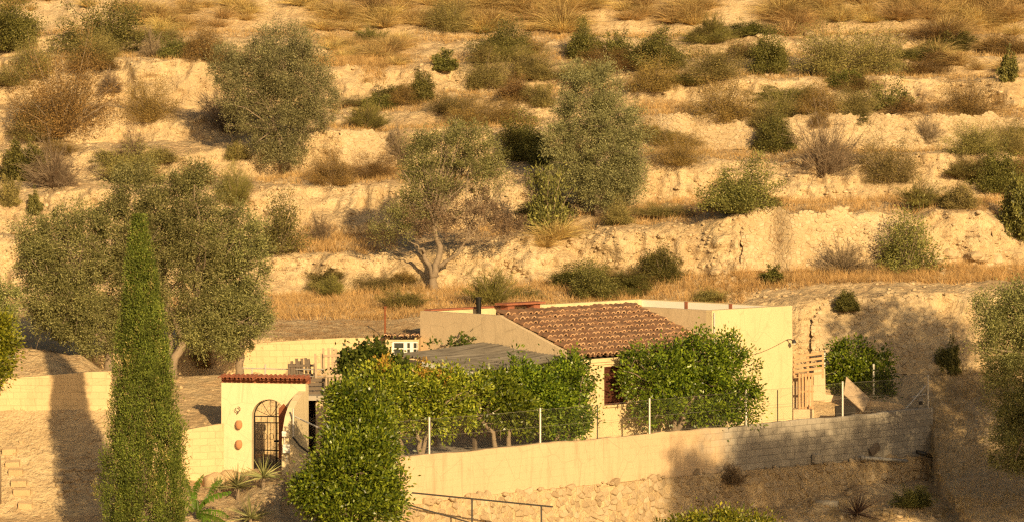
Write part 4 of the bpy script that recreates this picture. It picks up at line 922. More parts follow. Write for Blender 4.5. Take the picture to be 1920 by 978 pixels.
tree('olive_tree', 'big grey-green teardrop shaped olive high on the left slope', b, [([b, W(530, 280, Y), W(510, 220, Y)], .13, .06), ([b, W(550, 280, Y), W(575, 200, Y)], .12, .06), ([b, W(540, 270, Y), W(545, 180, Y)], .12, .06)],
  [pblob(520, 130, 85, 70, Y, 1.7), pblob(470, 150, 65, 60, Y, 1.3), pblob(570, 160, 65, 80, Y, 1.4), pblob(530, 80, 65, 38, Y, 1.2), pblob(450, 200, 45, 50, Y, 1.0), pblob(520, 220, 80, 70, Y, 1.5), pblob(600, 200, 40, 55, Y, 1.0), pblob(535, 280, 60, 40, Y, 1.1), pblob(430, 120, 40, 40, Y, .8)],
  'olivegrey', 104, 589, 256, 0.257, .09, .028, lo=.3, limbs_n=40, twigs=200, group=OL, up=.3)
b = hbase(815, 543); Y = b.y
tree('olive_tree', 'half bare olive with a pale forked trunk above the house', b, [([b, W(812, 515, Y), W(822, 485, Y), W(820, 450, Y), W(812, 415, Y)], .15, .08), ([W(814, 520, Y), W(800, 490, Y + .2), W(792, 465, Y + .2)], .13, .06), ([W(822, 500, Y), W(845, 485, Y - .1), W(862, 468, Y - .2), W(880, 445, Y - .2)], .075, .035), ([W(797, 474, Y), W(785, 462, Y), W(765, 452, Y)], .04, .02)],
  [pblob(830, 280, 65, 45, Y, 1.3), pblob(790, 300, 45, 50, Y, 1.0), pblob(890, 290, 55, 50, Y, 1.1), pblob(870, 245, 50, 25, Y, .9), pblob(810, 360, 60, 60, Y, 1.2), pblob(915, 320, 40, 45, Y, .8), pblob(735, 425, 45, 40, Y, .8)],
  'olive', 105, 312, 202, 0.235, .085, .028, lo=.3, limbs_n=44, twigs=260, group=OL, extra=('drytwig', [pblob(860, 400, 75, 60, Y, 1.3), pblob(920, 400, 55, 50, Y, 1.1), pblob(800, 410, 45, 36, Y, 1.0), pblob(950, 420, 30, 26, Y, .7)], 100), up=.3)
b = hbase(1125, 405); Y = b.y - .2
tree('olive_tree', 'tall upright olive on the middle slope behind the tiled roof', b, [([b, W(1120, 360, Y), W(1105, 300, Y)], .15, .08), ([b, W(1140, 350, Y), W(1160, 280, Y)], .13, .07), ([b, W(1125, 340, Y), W(1120, 250, Y)], .11, .06)],
  [pblob(1105, 160, 62, 48, Y, 1.2), pblob(1090, 220, 65, 60, Y, 1.3), pblob(1150, 230, 58, 65, Y, 1.3), pblob(1180, 270, 38, 55, Y, .9), pblob(1120, 300, 75, 60, Y, 1.5), pblob(1140, 355, 60, 45, Y, 1.2), pblob(1075, 320, 45, 50, Y, 1.0), pblob(1170, 330, 45, 45, Y, 1.0), pblob(1050, 270, 30, 35, Y, .7)],
  'olivegrey', 106, 554, 243, 0.243, .088, .03, lo=.3, limbs_n=34, twigs=150, group=OL, up=.3)
# olive at the right edge, most of it beyond the frame
b = gbase(2010, 112.6)
tree('olive_tree', 'large olive leaning in at the right edge, mostly in its own shade', b, [([b, W(2000, 850, 112.6), W(1985, 760, 112.6), W(1960, 680, 112.5)], .26, .14), ([W(1990, 780, 112.6), W(2060, 640, 112.6), W(2080, 560, 112.6)], .2, .1)],
  [pblob(1885, 600, 60, 60, 112.6, 1.1), pblob(1940, 590, 70, 70, 112.6, 1.4), pblob(1850, 580, 40, 30, 112.5, .7), pblob(1905, 720, 60, 60, 112.6, 1.2), pblob(1880, 660, 45, 40, 112.4, .8), pblob(1900, 830, 45, 60, 112.6, 1.0), pblob(1950, 800, 80, 90, 112.8, 1.4), pblob(2030, 540, 95, 80, 113, 1.8), pblob(2060, 430, 90, 70, 113, 1.7), pblob(1985, 455, 40, 40, 113, .8), pblob(2120, 600, 90, 90, 113, 1.8), pblob(1990, 680, 70, 70, 112.8, 1.4)],
  'olive', 107, 1249, 189, 0.243, .088, .03, lo=.3, limbs_n=44, twigs=160, group=OL, droop=.05)
# trees beyond the right edge that shade the block wall
for k, (x, y, bl) in enumerate([(16.6, 91.5, [(15.8, 91.5, 6.6, 1.9, 1.8, 1.7), (17.4, 91.8, 7.0, 2.0, 1.8, 1.7), (15.2, 91.2, 7.9, 1.0, 1.0, .7), (16.8, 91, 8.1, 1.2, 1.2, .6), (18.6, 92, 7.9, 1.4, 1.3, 1.0), (16.5, 91.5, 4.4, 2.2, 1.8, 1.2)]),
                             (20.6, 94.5, [(20.4, 94.5, 7.2, 2.1, 1.9, 1.7), (19.2, 94.2, 8.2, 1.1, 1.1, .7), (22.0, 95, 7.4, 1.6, 1.5, 1.4), (20.8, 94.6, 5.0, 2.3, 1.5, 1.5), (18.3, 94, 5.6, 1.2, 1.2, 1.2), (23.6, 93, 6.2, 2.2, 2, 2.2), (21.8, 91, 6.0, 2.2, 2, 2.0), (24.5, 97, 6.0, 2.2, 2, 2.2)]),
                             (14.6, 86.5, [(14.4, 86.5, 7.2, 1.3, 1.3, 1.5), (14.1, 86.3, 8.8, .8, .8, .8), (15.3, 86.7, 7.8, 1.1, 1.0, 1.2), (14.6, 86.5, 5.6, 1.5, 1.3, 1.2)]),
                             (18.0, 109.3, [(16.9, 109.3, 7.9, 1.15, 1.2, 1.2), (18.2, 109.4, 8.8, 1.1, 1.2, 1.0), (19.4, 109.5, 7.6, 1.1, 1.2, 1.3), (17.6, 109.3, 7.0, 1.5, 1.2, .9)])]):
    b = Vector((x, y, gz(x, y) - .1))
    tree('carob_tree', ['round carob beyond the right edge, casting the broad shade on the block wall', 'tall carob farthest beyond the right edge, shading the right end of the wall', 'small carob beyond the lower right corner, casting the left end of the wall shade', 'slim tall carob beyond the right edge, casting the shade on the stone bank'][k], b,
      [([b, b + Vector((.1, 0, 3)), Vector(bl[0][:3])], .25, .12)], bl, 'dark_green', 120 + k, (520, 900, 260, 130)[k], 90, .40, .13, .07, lo=.2, limbs_n=18, twigs=0, group='carobs beyond the right edge')
# citrus
CG = 'citrus trees in the yard'
b = gbase(1265, 113.6)
tree('lemon_tree', 'broad dark green lemon tree in front of the house wall', b, [([b, W(1268, 770, 113.6), W(1240, 730, 113.4)], .10, .06), ([b, W(1285, 765, 113.8), W(1310, 720, 114.2)], .09, .05), ([W(1285, 770, 113.8), W(1350, 740, 114.8)], .06, .04)],
  [pblob(1205, 715, 52, 55, 112.9, .75), pblob(1260, 690, 62, 58, 113.5, .85), pblob(1320, 680, 60, 52, 114.2, .85), pblob(1375, 700, 52, 62, 114.8, .8), pblob(1300, 730, 75, 50, 113.9, .9), pblob(1390, 755, 38, 38, 115, .7), pblob(1230, 765, 40, 30, 113.1, .7), pblob(1330, 770, 45, 25, 114.2, .7), pblob(1305, 635, 22, 24, 114, .4), pblob(1368, 645, 26, 22, 114.6, .4), pblob(1190, 660, 25, 20, 112.8, .4), pblob(1270, 648, 28, 16, 113.6, .5)],
  'citrus', 131, 420, 87, 0.224, .125, .062, lo=.45, limbs_n=22, twigs=44, group=CG, out=.6, up=.25)
b = gbase(790, 106.3)
tree('lemon_tree', 'yellow-green lemon tree behind the leftmost fence post', b, [([b, W(788, 825, 106.3), W(765, 780, 106.3)], .085, .05), ([b + Vector((-.06, 0, 0)), W(800, 815, 106.4), W(820, 770, 106.5)], .07, .04), ([b + Vector((-.5, 0, 0)), W(745, 815, 106.3), W(720, 780, 106.2)], .07, .04)],
  [pblob(690, 745, 62, 48, 106.2, .85), pblob(750, 740, 60, 50, 106.4, .85), pblob(810, 745, 52, 48, 106.6, .8), pblob(850, 780, 42, 38, 106.9, .7), pblob(715, 712, 50, 24, 106.4, .6), pblob(880, 735, 32, 36, 107.2, .6), pblob(800, 785, 40, 26, 106.5, .6), pblob(650, 770, 40, 40, 106, .7), pblob(790, 710, 45, 20, 106.8, .5), pblob(740, 790, 45, 30, 106.2, .7), pblob(845, 715, 30, 24, 107, .5)],
  'lime', 132, 357, 87, 0.215, .12, .058, lo=.4, limbs_n=20, twigs=40, group=CG, extra=('russet', [pblob(715, 690, 24, 14, 106.2, .3), pblob(790, 688, 26, 12, 106.5, .3), pblob(830, 700, 22, 10, 106.6, .3)], 6), out=.6, up=.25)
b = gbase(935, 108.3)
tree('lemon_tree', 'open low lemon tree on bent stems between two fence posts', b, [([b, W(925, 810, 108.3), W(900, 785, 108.2)], .08, .045), ([b + Vector((.3, 0, 0)), W(955, 808, 108.4), W(975, 775, 108.5)], .08, .045)],
  [pblob(905, 765, 42, 38, 108.2, .7), pblob(950, 760, 42, 42, 108.4, .7), pblob(925, 725, 42, 30, 108.6, .6), pblob(985, 780, 34, 36, 108.7, .6)],
  'citrus', 133, 153, 87, 0.206, .12, .058, lo=.4, limbs_n=14, twigs=30, group=CG, out=.6, up=.25)
b = gbase(1045, 109.8)
tree('lemon_tree', 'tall deep green lemon tree covering the corner of the house', b, [([b, W(1048, 800, 109.8), W(1030, 760, 109.8)], .09, .05), ([b + Vector((.25, 0, 0)), W(1068, 800, 110), W(1080, 760, 110)], .06, .04)],
  [pblob(960, 712, 45, 28, 109.3, .7), pblob(1010, 722, 52, 36, 109.6, .8), pblob(1065, 715, 42, 40, 110.1, .75), pblob(1040, 765, 58, 40, 109.8, .8), pblob(1088, 780, 28, 34, 110.3, .5), pblob(962, 676, 12, 16, 109.4, .25), pblob(1050, 795, 50, 30, 109.8, .7), pblob(1020, 750, 45, 40, 109.6, .8), pblob(1078, 680, 26, 14, 110.4, .4)],
  'citrus', 134, 293, 87, 0.215, .125, .06, lo=.4, limbs_n=16, twigs=30, group=CG, out=.6, up=.25)
b = gbase(655, 97.6); b.z -= .2
tree('lemon_tree', 'large glossy lemon bush in the foreground below the gateway', b, [([b, W(655, 940, 97.6), W(650, 900, 97.6)], .09, .06)],
  [pblob(660, 900, 88, 68, 97.6, 1.2), pblob(600, 915, 52, 45, 97.4, .9), pblob(715, 915, 48, 50, 97.6, .9), pblob(640, 855, 52, 42, 97.7, .8), pblob(690, 845, 42, 38, 97.8, .7), pblob(660, 950, 95, 40, 97.4, 1.2), pblob(575, 920, 22, 26, 97.3, .5)],
  'citrus', 135, 484, 87, 0.215, .125, .06, lo=.45, limbs_n=16, twigs=20, group=CG, out=.6, up=.25)
b = gbase(690, 98.6)
tree('lemon_tree', 'lemon tree rising between the foreground bush and the yellow-green one', b, [([b, W(690, 900, 98.6), W(680, 830, 98.7)], .09, .05)],
  [pblob(665, 790, 52, 42, 98.8, .8), pblob(700, 800, 48, 40, 98.8, .8), pblob(650, 745, 34, 30, 99.0, .6), pblob(690, 760, 40, 30, 99.2, .6), pblob(640, 820, 30, 28, 98.6, .5), pblob(715, 830, 30, 30, 98.6, .5)],
  'citrus', 136, 242, 87, 0.206, .12, .058, lo=.4, limbs_n=12, twigs=20, group=CG, out=.6, up=.25)
b = gbase(1340, 103.5); b.z = -3.6
tree('lemon_tree', 'top of a bright lemon tree at the bottom edge below the stone footing', b, [([b, W(1340, 1060, 103.5)], .09, .05)],
  [pblob(1340, 1010, 85, 50, 103.5, 1.0), pblob(1290, 990, 36, 22, 103.4, .5), pblob(1370, 975, 40, 18, 103.6, .5), pblob(1420, 995, 40, 24, 103.6, .6), pblob(1240, 1000, 28, 20, 103.4, .4)],
  'lime', 137, 191, 79, 0.206, .12, .058, lo=.4, limbs_n=8, twigs=0, group=CG, out=.6, up=.25)
b = gbase(1600, 122.4)
tree('orange_tree', 'dark shaded citrus tree behind the leaning board right of the house', b, [([b, W(1600, 740, 122.4), W(1600, 700, 122.4)], .09, .06)],
  [pblob(1598, 665, 42, 36, 122.6, .7), pblob(1585, 700, 40, 40, 122.4, .7), pblob(1625, 705, 46, 40, 122.6, .8), pblob(1600, 735, 58, 32, 122.5, .8), pblob(1645, 740, 36, 32, 122.7, .6), pblob(1655, 680, 16, 16, 122.8, .3)],
  'citrus', 138, 267, 87, 0.215, .125, .06, lo=.4, limbs_n=12, twigs=20, out=.6, up=.2)
b = gbase(-6, 103.5)
tree('orange_tree', 'bright green citrus at the left edge beside the low cream wall', b, [([b, W(-6, 740, 103.5), W(-4, 690, 103.5)], .09, .05)],
  [pblob(5, 650, 28, 40, 103.5, .6), pblob(-25, 680, 40, 45, 103.5, .8), pblob(8, 620, 20, 24, 103.5, .4), pblob(-20, 610, 30, 25, 103.5, .5)],
  'lime', 139, 140, 87, 0.206, .12, .058, lo=.4, limbs_n=8, twigs=10, out=.6, up=.2)
b = gbase(-10, 108.6)
tree('olive_tree', 'olive crown peeping in at the left edge above the bright citrus', b, [([b, W(-10, 620, 108.6), W(-8, 590, 108.6)], .10, .05)],
  [pblob(8, 560, 30, 34, 108.6, .6), pblob(-20, 570, 40, 50, 108.6, .8), pblob(14, 590, 20, 20, 108.5, .4)], 'olive', 140, 77, 175, 0.200, .085, .03, lo=.3, limbs_n=8, twigs=20, group=OL)
# vine over the pergola corner and creeper at the house corner
vn = thing('grape_vine', 'dark leafy vine covering the left corner of the corrugated roof', 'vine', gbase(690, 109.6)); o = tuple(vn.location); rng = np.random.default_rng(150)
mb = MB(); clumped(mb, [pblob(690, 672, 50, 22, 110.6, .7), pblob(660, 690, 36, 24, 110.2, .6), pblob(730, 690, 45, 20, 110.4, .6), pblob(695, 655, 22, 10, 110.8, .4), pblob(650, 715, 28, 28, 110, .5)], 130, 60, .2, .14, .11, rng, .2, .4); mb.build('foliage', M['vine'], vn, org=o)
mb = MB(); limb(mb, vn.location, W(690, 680, 110.4), .05, .02, rng); limb(mb, vn.location, W(650, 700, 110.1), .04, .015, rng); mb.build('stem', M['bark'], vn, org=o, smooth=True)
vn = thing('creeper', 'thin creeper sprigs growing over the far edge of the corrugated roof', 'creeper', hp(-.3, 4.6, 1.9)); o = tuple(vn.location)
mb = MB(); clumped(mb, [pblob(862, 640, 22, 9, 115.2, .3), pblob(892, 636, 18, 8, 115.4, .3), pblob(815, 645, 15, 6, 114.8, .3)], 22, 26, .16, .12, .08, rng, 0, .3); mb.build('foliage', M['vine'], vn, org=o)
mb = MB(); limb(mb, vn.location, W(865, 645, 115.2), .02, .008, rng); limb(mb, vn.location, W(892, 640, 115.4), .02, .008, rng); limb(mb, vn.location, W(815, 648, 114.9), .02, .008, rng); mb.build('stem', M['bark'], vn, org=o)
vn = thing('creeper', 'leafy creeper hanging at the near corner of the corrugated roof', 'creeper', hp(-.3, -.1, 0)); o = tuple(vn.location)
mb = MB(); clumped(mb, [pblob(1085, 690, 22, 24, 111.6, .35), pblob(1060, 688, 24, 14, 111.4, .35), pblob(1092, 725, 18, 30, 111.6, .35)], 42, 40, .18, .12, .09, rng, .3, .4); mb.build('foliage', M['vine'], vn, org=o)
mb = MB(); limb(mb, vn.location, W(1085, 700, 111.6), .03, .01, rng); mb.build('stem', M['bark'], vn, org=o)

# ------------------------------------------------------------------ shrubs of the slope
def shrub_mesh(kind, seed, size=1.0):
    """unit shrub: about 1 m wide, 1 m high, base at origin; child = stems"""
    rng = np.random.default_rng(seed); lv = MB(); st = MB()
    cfg = {'green': ('green', 70, 75, .075, .034, .5, .6), 'dark': ('dark_green', 80, 80, .07, .036, .62, .5), 'scrub': ('scrub', 95, 70, .06, .016, .62, .4), 'oscrub': ('olivescrub', 95, 70, .065, .017, .6, .45),
           'broom': ('broom', 110, 45, .13, .011, .2, 1.1), 'twig': ('drytwig', 80, 34, .12, .008, .35, .8), 'open': ('green', 44, 46, .085, .032, .4, .9)}[kind]
    m, ns_, nl, L, Wd, spread, up = cfg; L *= 1.05 / size; Wd *= 1.05 / size; ns_ = int(ns_ * (.75 + .35 * size)); nl = int(nl * (.75 + .85 * size))
    for k in range(ns_):
        a = rng.uniform(0, 6.283); el = math.acos(1 - rng.random() * (1.0 if spread > .3 else .75)) * .96
        d = np.array([math.sin(el) * math.cos(a), math.sin(el) * math.sin(a), math.cos(el)])
        R = rng.uniform(.68, 1.08) * (1 + .32 * math.sin(a * 2 + seed) + .16 * math.sin(a * 5 + el * 4 + seed * 2)); tip = d * np.array([.5, .5, .95]) * R; tip[2] = max(tip[2], .06)
        mid = tip * .5 + np.array([0, 0, .06]) + rng.normal(size=3) * .05
        t = np.linspace(0, 1, 6)[:, None]; path = (1 - t) ** 2 * np.zeros(3) + 2 * t * (1 - t) * mid + t * t * tip
        if k % (1 if kind in ('twig', 'open') else 2) == 0: st.tube(path, np.linspace(.014, .003, 6) / size ** .7, 3, cap=False)
        if kind == 'twig':
            for q in range(6):
                s = path[rng.integers(2, 6)]; e = s + unit(d + rng.normal(size=3) * .6) * rng.uniform(.1, .3); st.tube([s, (s + e) / 2 + rng.normal(size=3) * .015, e], np.array([.006, .0045, .003]) / size ** .7, 3, cap=False)
        u = 1 - rng.random(nl) ** 1.6 * .7 if kind not in ('twig', 'broom') else rng.uniform(.25, 1, nl)
        q = u[:, None]; P = 2 * q * (1 - q) * mid + q * q * tip + rng.normal(size=(nl, 3)) * (.055 if kind not in ('broom', 'twig') else .03)
        P[:, 2] = np.maximum(P[:, 2], .01)
        D = d * .5 + rng.normal(size=(nl, 3)) * (.7 if kind not in ('broom', 'twig') else .3) + np.array([0, 0, up * .5])
        leaf_quads(lv, P, D, L * rng.uniform(.6, 1.4, nl), Wd * rng.uniform(.7, 1.3, nl), rng)
    o = lv.build({'broom': 'broom_bush', 'twig': 'dry_bush', 'scrub': 'scrub_bush', 'oscrub': 'scrub_bush'}.get(kind, 'shrub'), M[m]); s = st.build('stems', M['twig'], o)
    return o
VAR = 3
PROTO = {}
used = {}
def place_shrub(kind, px, py, w, h, label, ymin=122.0, group=None, pos=None):
    p = pos if pos is not None else hit(px, py, ymin)
    v = used.get(kind, 0); used[kind] = v + 1; wm = w * p.y / FOC; cl = 0 if wm < .9 else (1 if wm < 1.7 else 2); key = (kind, v % VAR, cl)
    if key not in PROTO: PROTO[key] = shrub_mesh(kind, hash_s(kind) + v % VAR + cl * 7, (.75, 1.35, 2.3)[cl]); o = PROTO[key]
    else: o = copy_tree(PROTO[key])
    k = p.y / FOC; o.location = p - ZZ * .05; o.rotation_euler = (random.uniform(-.06, .06), random.uniform(-.06, .06), random.uniform(0, 6.28))
    sx = w * k * 1.2; o.scale = (sx, sx * .9, h * k * 1.08); tag(o, label, 'shrub', group); return o
def hash_s(s): return sum(ord(c) * (i + 3) for i, c in enumerate(s)) % 1000
SH = [
 ('dark', 25, 92, 105, 100, 'dark green rounded shrub in the top left corner'),
 ('green', 190, 106, 120, 95, 'open mid-green shrub beside the corner shrub at top left'),
 ('oscrub', 178, 124, 95, 66, 'low brownish scrub just under the open green shrub at top left'),
 ('scrub', 118, 258, 145, 150, 'very large rusty scrub spilling down the bare left slope'),
 ('oscrub', 62, 150, 90, 75, 'olive-brown scrub on the left above the very large rusty scrub'),
 ('oscrub', 60, 262, 95, 62, 'dull olive scrub at the lower left foot of the very large rusty scrub'),
 ('scrub', 280, 228, 88, 82, 'brown bush alone in the middle of the bare pale slope'),
 ('twig', 208, 176, 50, 38, 'tiny pale twiggy bush between the rusty scrub and the lone brown bush'),
 ('twig', 250, 292, 46, 44, 'little grey twig bush on bare soil above the big olives'),
 ('dark', 38, 338, 72, 72, 'compact green shrub at the left edge above the low terrace edge'),
 ('twig', 98, 352, 110, 82, 'wide bare reddish bush next to the compact green shrub at left'),
 ('oscrub', 18, 386, 34, 46, 'small brown-green bush under the compact green shrub at left'),
 ('green', 66, 402, 28, 34, 'tiny green sprig bush on the pale bank left of the big olives'),
 ('oscrub', 245, 342, 110, 70, 'grey-green bush rising behind the top of the big olives'),
 ('broom', 442, 392, 86, 76, 'yellow-green broom bush behind the right shoulder of the big olives'),
 ('open', 522, 476, 95, 112, 'slender green shrub with grey twigs right of the big olives'),
 ('twig', 600, 452, 48, 48, 'small grey bush on the pale bank left of the half bare olive'),
 ('scrub', 622, 346, 86, 66, 'rust-brown bush at the right foot of the teardrop olive'),
 ('broom', 690, 242, 105, 50, 'low green broom right of the teardrop olive'),
 ('dark', 788, 190, 48, 48, 'small round dark bush on the pale slope above the half bare olive'),
 ('scrub', 885, 236, 80, 48, 'low brown scrub above the half bare olive, left of a row of two'),
 ('scrub', 950, 232, 90, 50, 'low brown scrub above the half bare olive, right of a row of two'),
 ('green', 940, 108, 100, 66, 'bright green bush high in the middle of the upper slope'),
 ('oscrub', 915, 168, 92, 68, 'brown-green scrub below the bright green bush of the upper slope'),
 ('oscrub', 995, 150, 80, 62, 'brown-green scrub right of the bright green bush of the upper slope'),
 ('dark', 985, 300, 100, 84, 'dark grey-green shrub against the left side of the tall upright olive'),
 ('oscrub', 1012, 200, 56, 48, 'small ochre scrub left of the top of the tall upright olive'),
 ('dark', 1100, 110, 76, 58, 'dark green shrub above the top of the tall upright olive'),
 ('green', 1235, 130, 115, 66, 'wide fresh green bush on the upper slope right of the tall olive'),
 ('scrub', 1230, 170, 110, 60, 'brown scrub just below the wide fresh green bush'),
 ('green', 1160, 118, 60, 50, 'small green bush between the dark shrub and the wide fresh green bush'),
 ('open', 1030, 438, 84, 120, 'straggly green shrub at the lower left of the tall upright olive'),
 ('scrub', 1275, 312, 86, 58, 'brown bush on the terrace edge right of the tall upright olive'),
 ('dark', 1455, 284, 86, 62, 'bright green round shrub set against the low stone wall'),
 ('twig', 1545, 332, 112, 110, 'grey-brown bare bush right of the round shrub by the low stone wall'),
 ('oscrub', 1665, 346, 92, 86, 'brown-green bush on the slope above the open green shrub'),
 ('green', 1385, 400, 110, 96, 'green shrub with a mossy foot on the terrace left of the tall stone wall'),
 ('twig', 1738, 278, 56, 58, 'bare spindly bush in front of the long low stone wall'),
 ('oscrub', 1825, 290, 100, 62, 'olive-brown bush before the long stone wall at right, left of two'),
 ('oscrub', 1895, 288, 90, 60, 'olive-brown bush before the long stone wall at right, right of two'),
 ('scrub', 1355, 230, 120, 82, 'broad brown scrub on top of the low stone wall, left of the row'),
 ('oscrub', 1465, 220, 84, 60, 'brown-green scrub second in the row above the low stone wall'),
 ('scrub', 1535, 220, 92, 64, 'rusty scrub third in the row above the low stone wall'),
 ('oscrub', 1605, 218, 80, 60, 'brown-green scrub fourth in the row above the low stone wall'),
 ('open', 1664, 205, 76, 58, 'silvery green bush at the end of the row above the low stone wall'),
 ('scrub', 1812, 218, 108, 64, 'lone round brown bush above the right end of the long stone wall'),
 ('green', 1890, 156, 34, 48, 'small upright green bush near the upper right edge'),
 ('dark', 1440, 138, 84, 76, 'dark green bush on the upper slope left of the big olive-brown scrub'),
 ('oscrub', 1560, 142, 130, 96, 'big olive-brown scrub on the upper right slope, left half'),
 ('oscrub', 1640, 140, 110, 88, 'big olive-brown scrub on the upper right slope, right half'),
 ('oscrub', 1345, 150, 110, 70, 'brownish scrub on the upper slope left of the dark green bush'),
 ('broom', 1335, 72, 72, 36, 'low green broom near the top, right of centre'),
 ('dark', 1796, 94, 72, 34, 'flat dark green cushion bush near the top right'),
 ('open', 1697, 514, 122, 122, 'open green shrub in front of the right end of the tall stone wall'),
 ('dark', 1240, 530, 94, 60, 'round dark green shrub above the flat roof of the house'),
 ('dark', 1450, 530, 42, 28, 'tiny green shrub at the foot of the tall stone wall'),
 ('green', 1112, 560, 96, 62, 'grey-green shrub just above the tiled roof'),
 ('broom', 922, 572, 84, 60, 'yellow-green broom just above the black flue pipe'),
 ('broom', 1726, 392, 76, 46, 'green broom on the terrace above the right bank, left of a pair'),
 ('oscrub', 1800, 390, 70, 48, 'brown bush on the terrace above the right bank, right of a pair'),
 ('dark', 1912, 450, 70, 118, 'tall green shrub cut by the right edge above the shaded olive'),
 ('dark', 1868, 362, 90, 72, 'dark shaded bush in the hollow near the right edge'),  # bush added where the bank lies in shade
 ('dark', 1588, 580, 56, 34, 'small dark bush on the lip of the bank right of the house'),
 ('broom', 755, 580, 78, 36, 'low green broom on the grass left of the flue pipe'),
 ('broom', 622, 556, 60, 34, 'small yellow-green broom on the dry grass above the cream wall'),
 ('twig', 750, 312, 56, 72, 'grey twiggy bush behind the left side of the half bare olive'),
 ('scrub', 700, 332, 84, 46, 'dark rust bush left of the half bare olive crown'),
 ('scrub', 385, 116, 90, 68, 'brown scrub at the upper left of the teardrop olive'),
 ('green', 322, 110, 40, 36, 'small green bush on the upper slope left of the teardrop olive'),
 ('twig', 285, 108, 46, 44, 'small grey bush left of the small green bush on the upper slope'),
 ('dark', 832, 132, 36, 28, 'tiny dark bush on the terrace edge of the upper middle slope'),
 ('twig', 1582, 512, 80, 62, 'bare spindly bush at the foot of the tall stone wall'),
 ('oscrub', 1240, 405, 100, 26, 'low green-brown growth along the terrace edge right of the tall olive'),
 ('oscrub', 840, 60, 86, 60, 'grey-brown scrub near the top, left of the golden tufts'),
 ('green', 1780, 700, 34, 52, 'young green sapling at the foot of the stone bank right of the garden'),
 ('oscrub', 1330, 565, 70, 26, 'low brown growth behind the flat roof parapet'),
 ('oscrub', 1160, 420, 60, 40, 'small scrub at the right foot of the tall upright olive'),
 ('twig', 425, 250, 90, 90, 'dark twiggy bush against the left side of the teardrop olive'),
 ('scrub', 372, 700, 55, 58, 'dry reddish bush before the cream block wall under the olives'),
]
for row in SH:
    k, px, py, w, h, lab = row
    place_shrub(k, px, py, w, h, lab, ymin=(111.0 if py > 690 and px < 500 else 122.0))

rng = np.random.default_rng(611)
FILL = [(1050, 1300, 105, 172, 10), (1420, 1700, 150, 222, 9), (860, 1050, 95, 170, 6), (640, 1000, 60, 130, 7), (1260, 1480, 60, 150, 8), (150, 460, 60, 125, 6), (620, 1000, 185, 240, 7), (1180, 1920, 230, 285, 8), (1700, 1920, 330, 390, 5), (1480, 1920, 60, 150, 10), (0, 240, 120, 300, 7), (200, 480, 290, 360, 6), (880, 1180, 520, 560, 6), (560, 800, 520, 580, 5), (1300, 1500, 380, 400, 3), (990, 1100, 260, 420, 4)]
for x0, x1, y0, y1, n in FILL:
    for q in range(max(2, int(n * (.9 if y0 > 175 else .55)))):
        kd = ['oscrub', 'scrub', 'oscrub', 'scrub', 'broom', 'dark'][rng.integers(0, 6)]
        place_shrub(kd, rng.uniform(x0, x1), rng.uniform(y0, y1), rng.uniform(45, 120), rng.uniform(18, 40), 'low scruffy bush among the unbroken scrub growth of the terraces', group='low scrub filling the terraces')

# ------------------------------------------------------------------ esparto tufts, dry grass, weeds, loose stones
def blades(mb, P, D, L, w, rng, bend=.5, seg=3, mi=0):
    n = len(P); D = unit(D); side = unit(np.cross(D, rng.normal(size=(n, 3))) + 1e-6); g = np.array([0, 0, -1.0])
    hd = D * np.array([1, 1, 0]); L = np.broadcast_to(L, (n,))[:, None]; rows = []
    for i in range(seg + 1):
        t = i / seg; c = P + D * L * t + (hd * .5 + g * .55) * L * bend * t * t; ww = w * (1 - t * .92)
        rows.append(c + side * ww * .5); rows.append(c - side * ww * .5)
    V = np.stack(rows, 1); m_ = 2 * (seg + 1); base = (np.arange(n) * m_)[:, None, None]
    f = np.array([[2 * i, 2 * i + 1, 2 * i + 3, 2 * i + 2] for i in range(seg)])[None]; mb.add(V.reshape(-1, 3), (base + f).reshape(-1, 4), mi)
TUFT = []
for k in range(4):
    rng = np.random.default_rng(300 + k); mb = MB(); n = 430; a = rng.random(n) * 6.283; r = .12 * np.sqrt(rng.random(n)); el = rng.random(n) ** .8 * 1.15
    P = np.stack([r * np.cos(a), r * np.sin(a), np.zeros(n)], -1); b2 = a + rng.normal(size=n) * .5
    D = np.stack([np.sin(el) * np.cos(b2) + .12, np.sin(el) * np.sin(b2), np.cos(el)], -1)
    blades(mb, P, D, rng.uniform(.4, 1.0, n), .012, rng, .7); TUFT.append(mb.build('esparto_tuft', M['esparto'])); TUFT[-1].hide_render = False
tused = [0] * 4
def place_tuft(px, py, sz, label, group):
    v = RNG.integers(0, 4); p = hit(px, py)
    o = TUFT[v] if tused[v] == 0 else TUFT[v].copy()
    if tused[v]: COL.objects.link(o)
    tused[v] += 1; s = sz * p.y / FOC; o.location = p - ZZ * .04; o.scale = (s, s, s * random.uniform(.85, 1.15)); o.rotation_euler = (0, 0, random.uniform(0, 6.28)); tag(o, label, 'grass tuft', group)
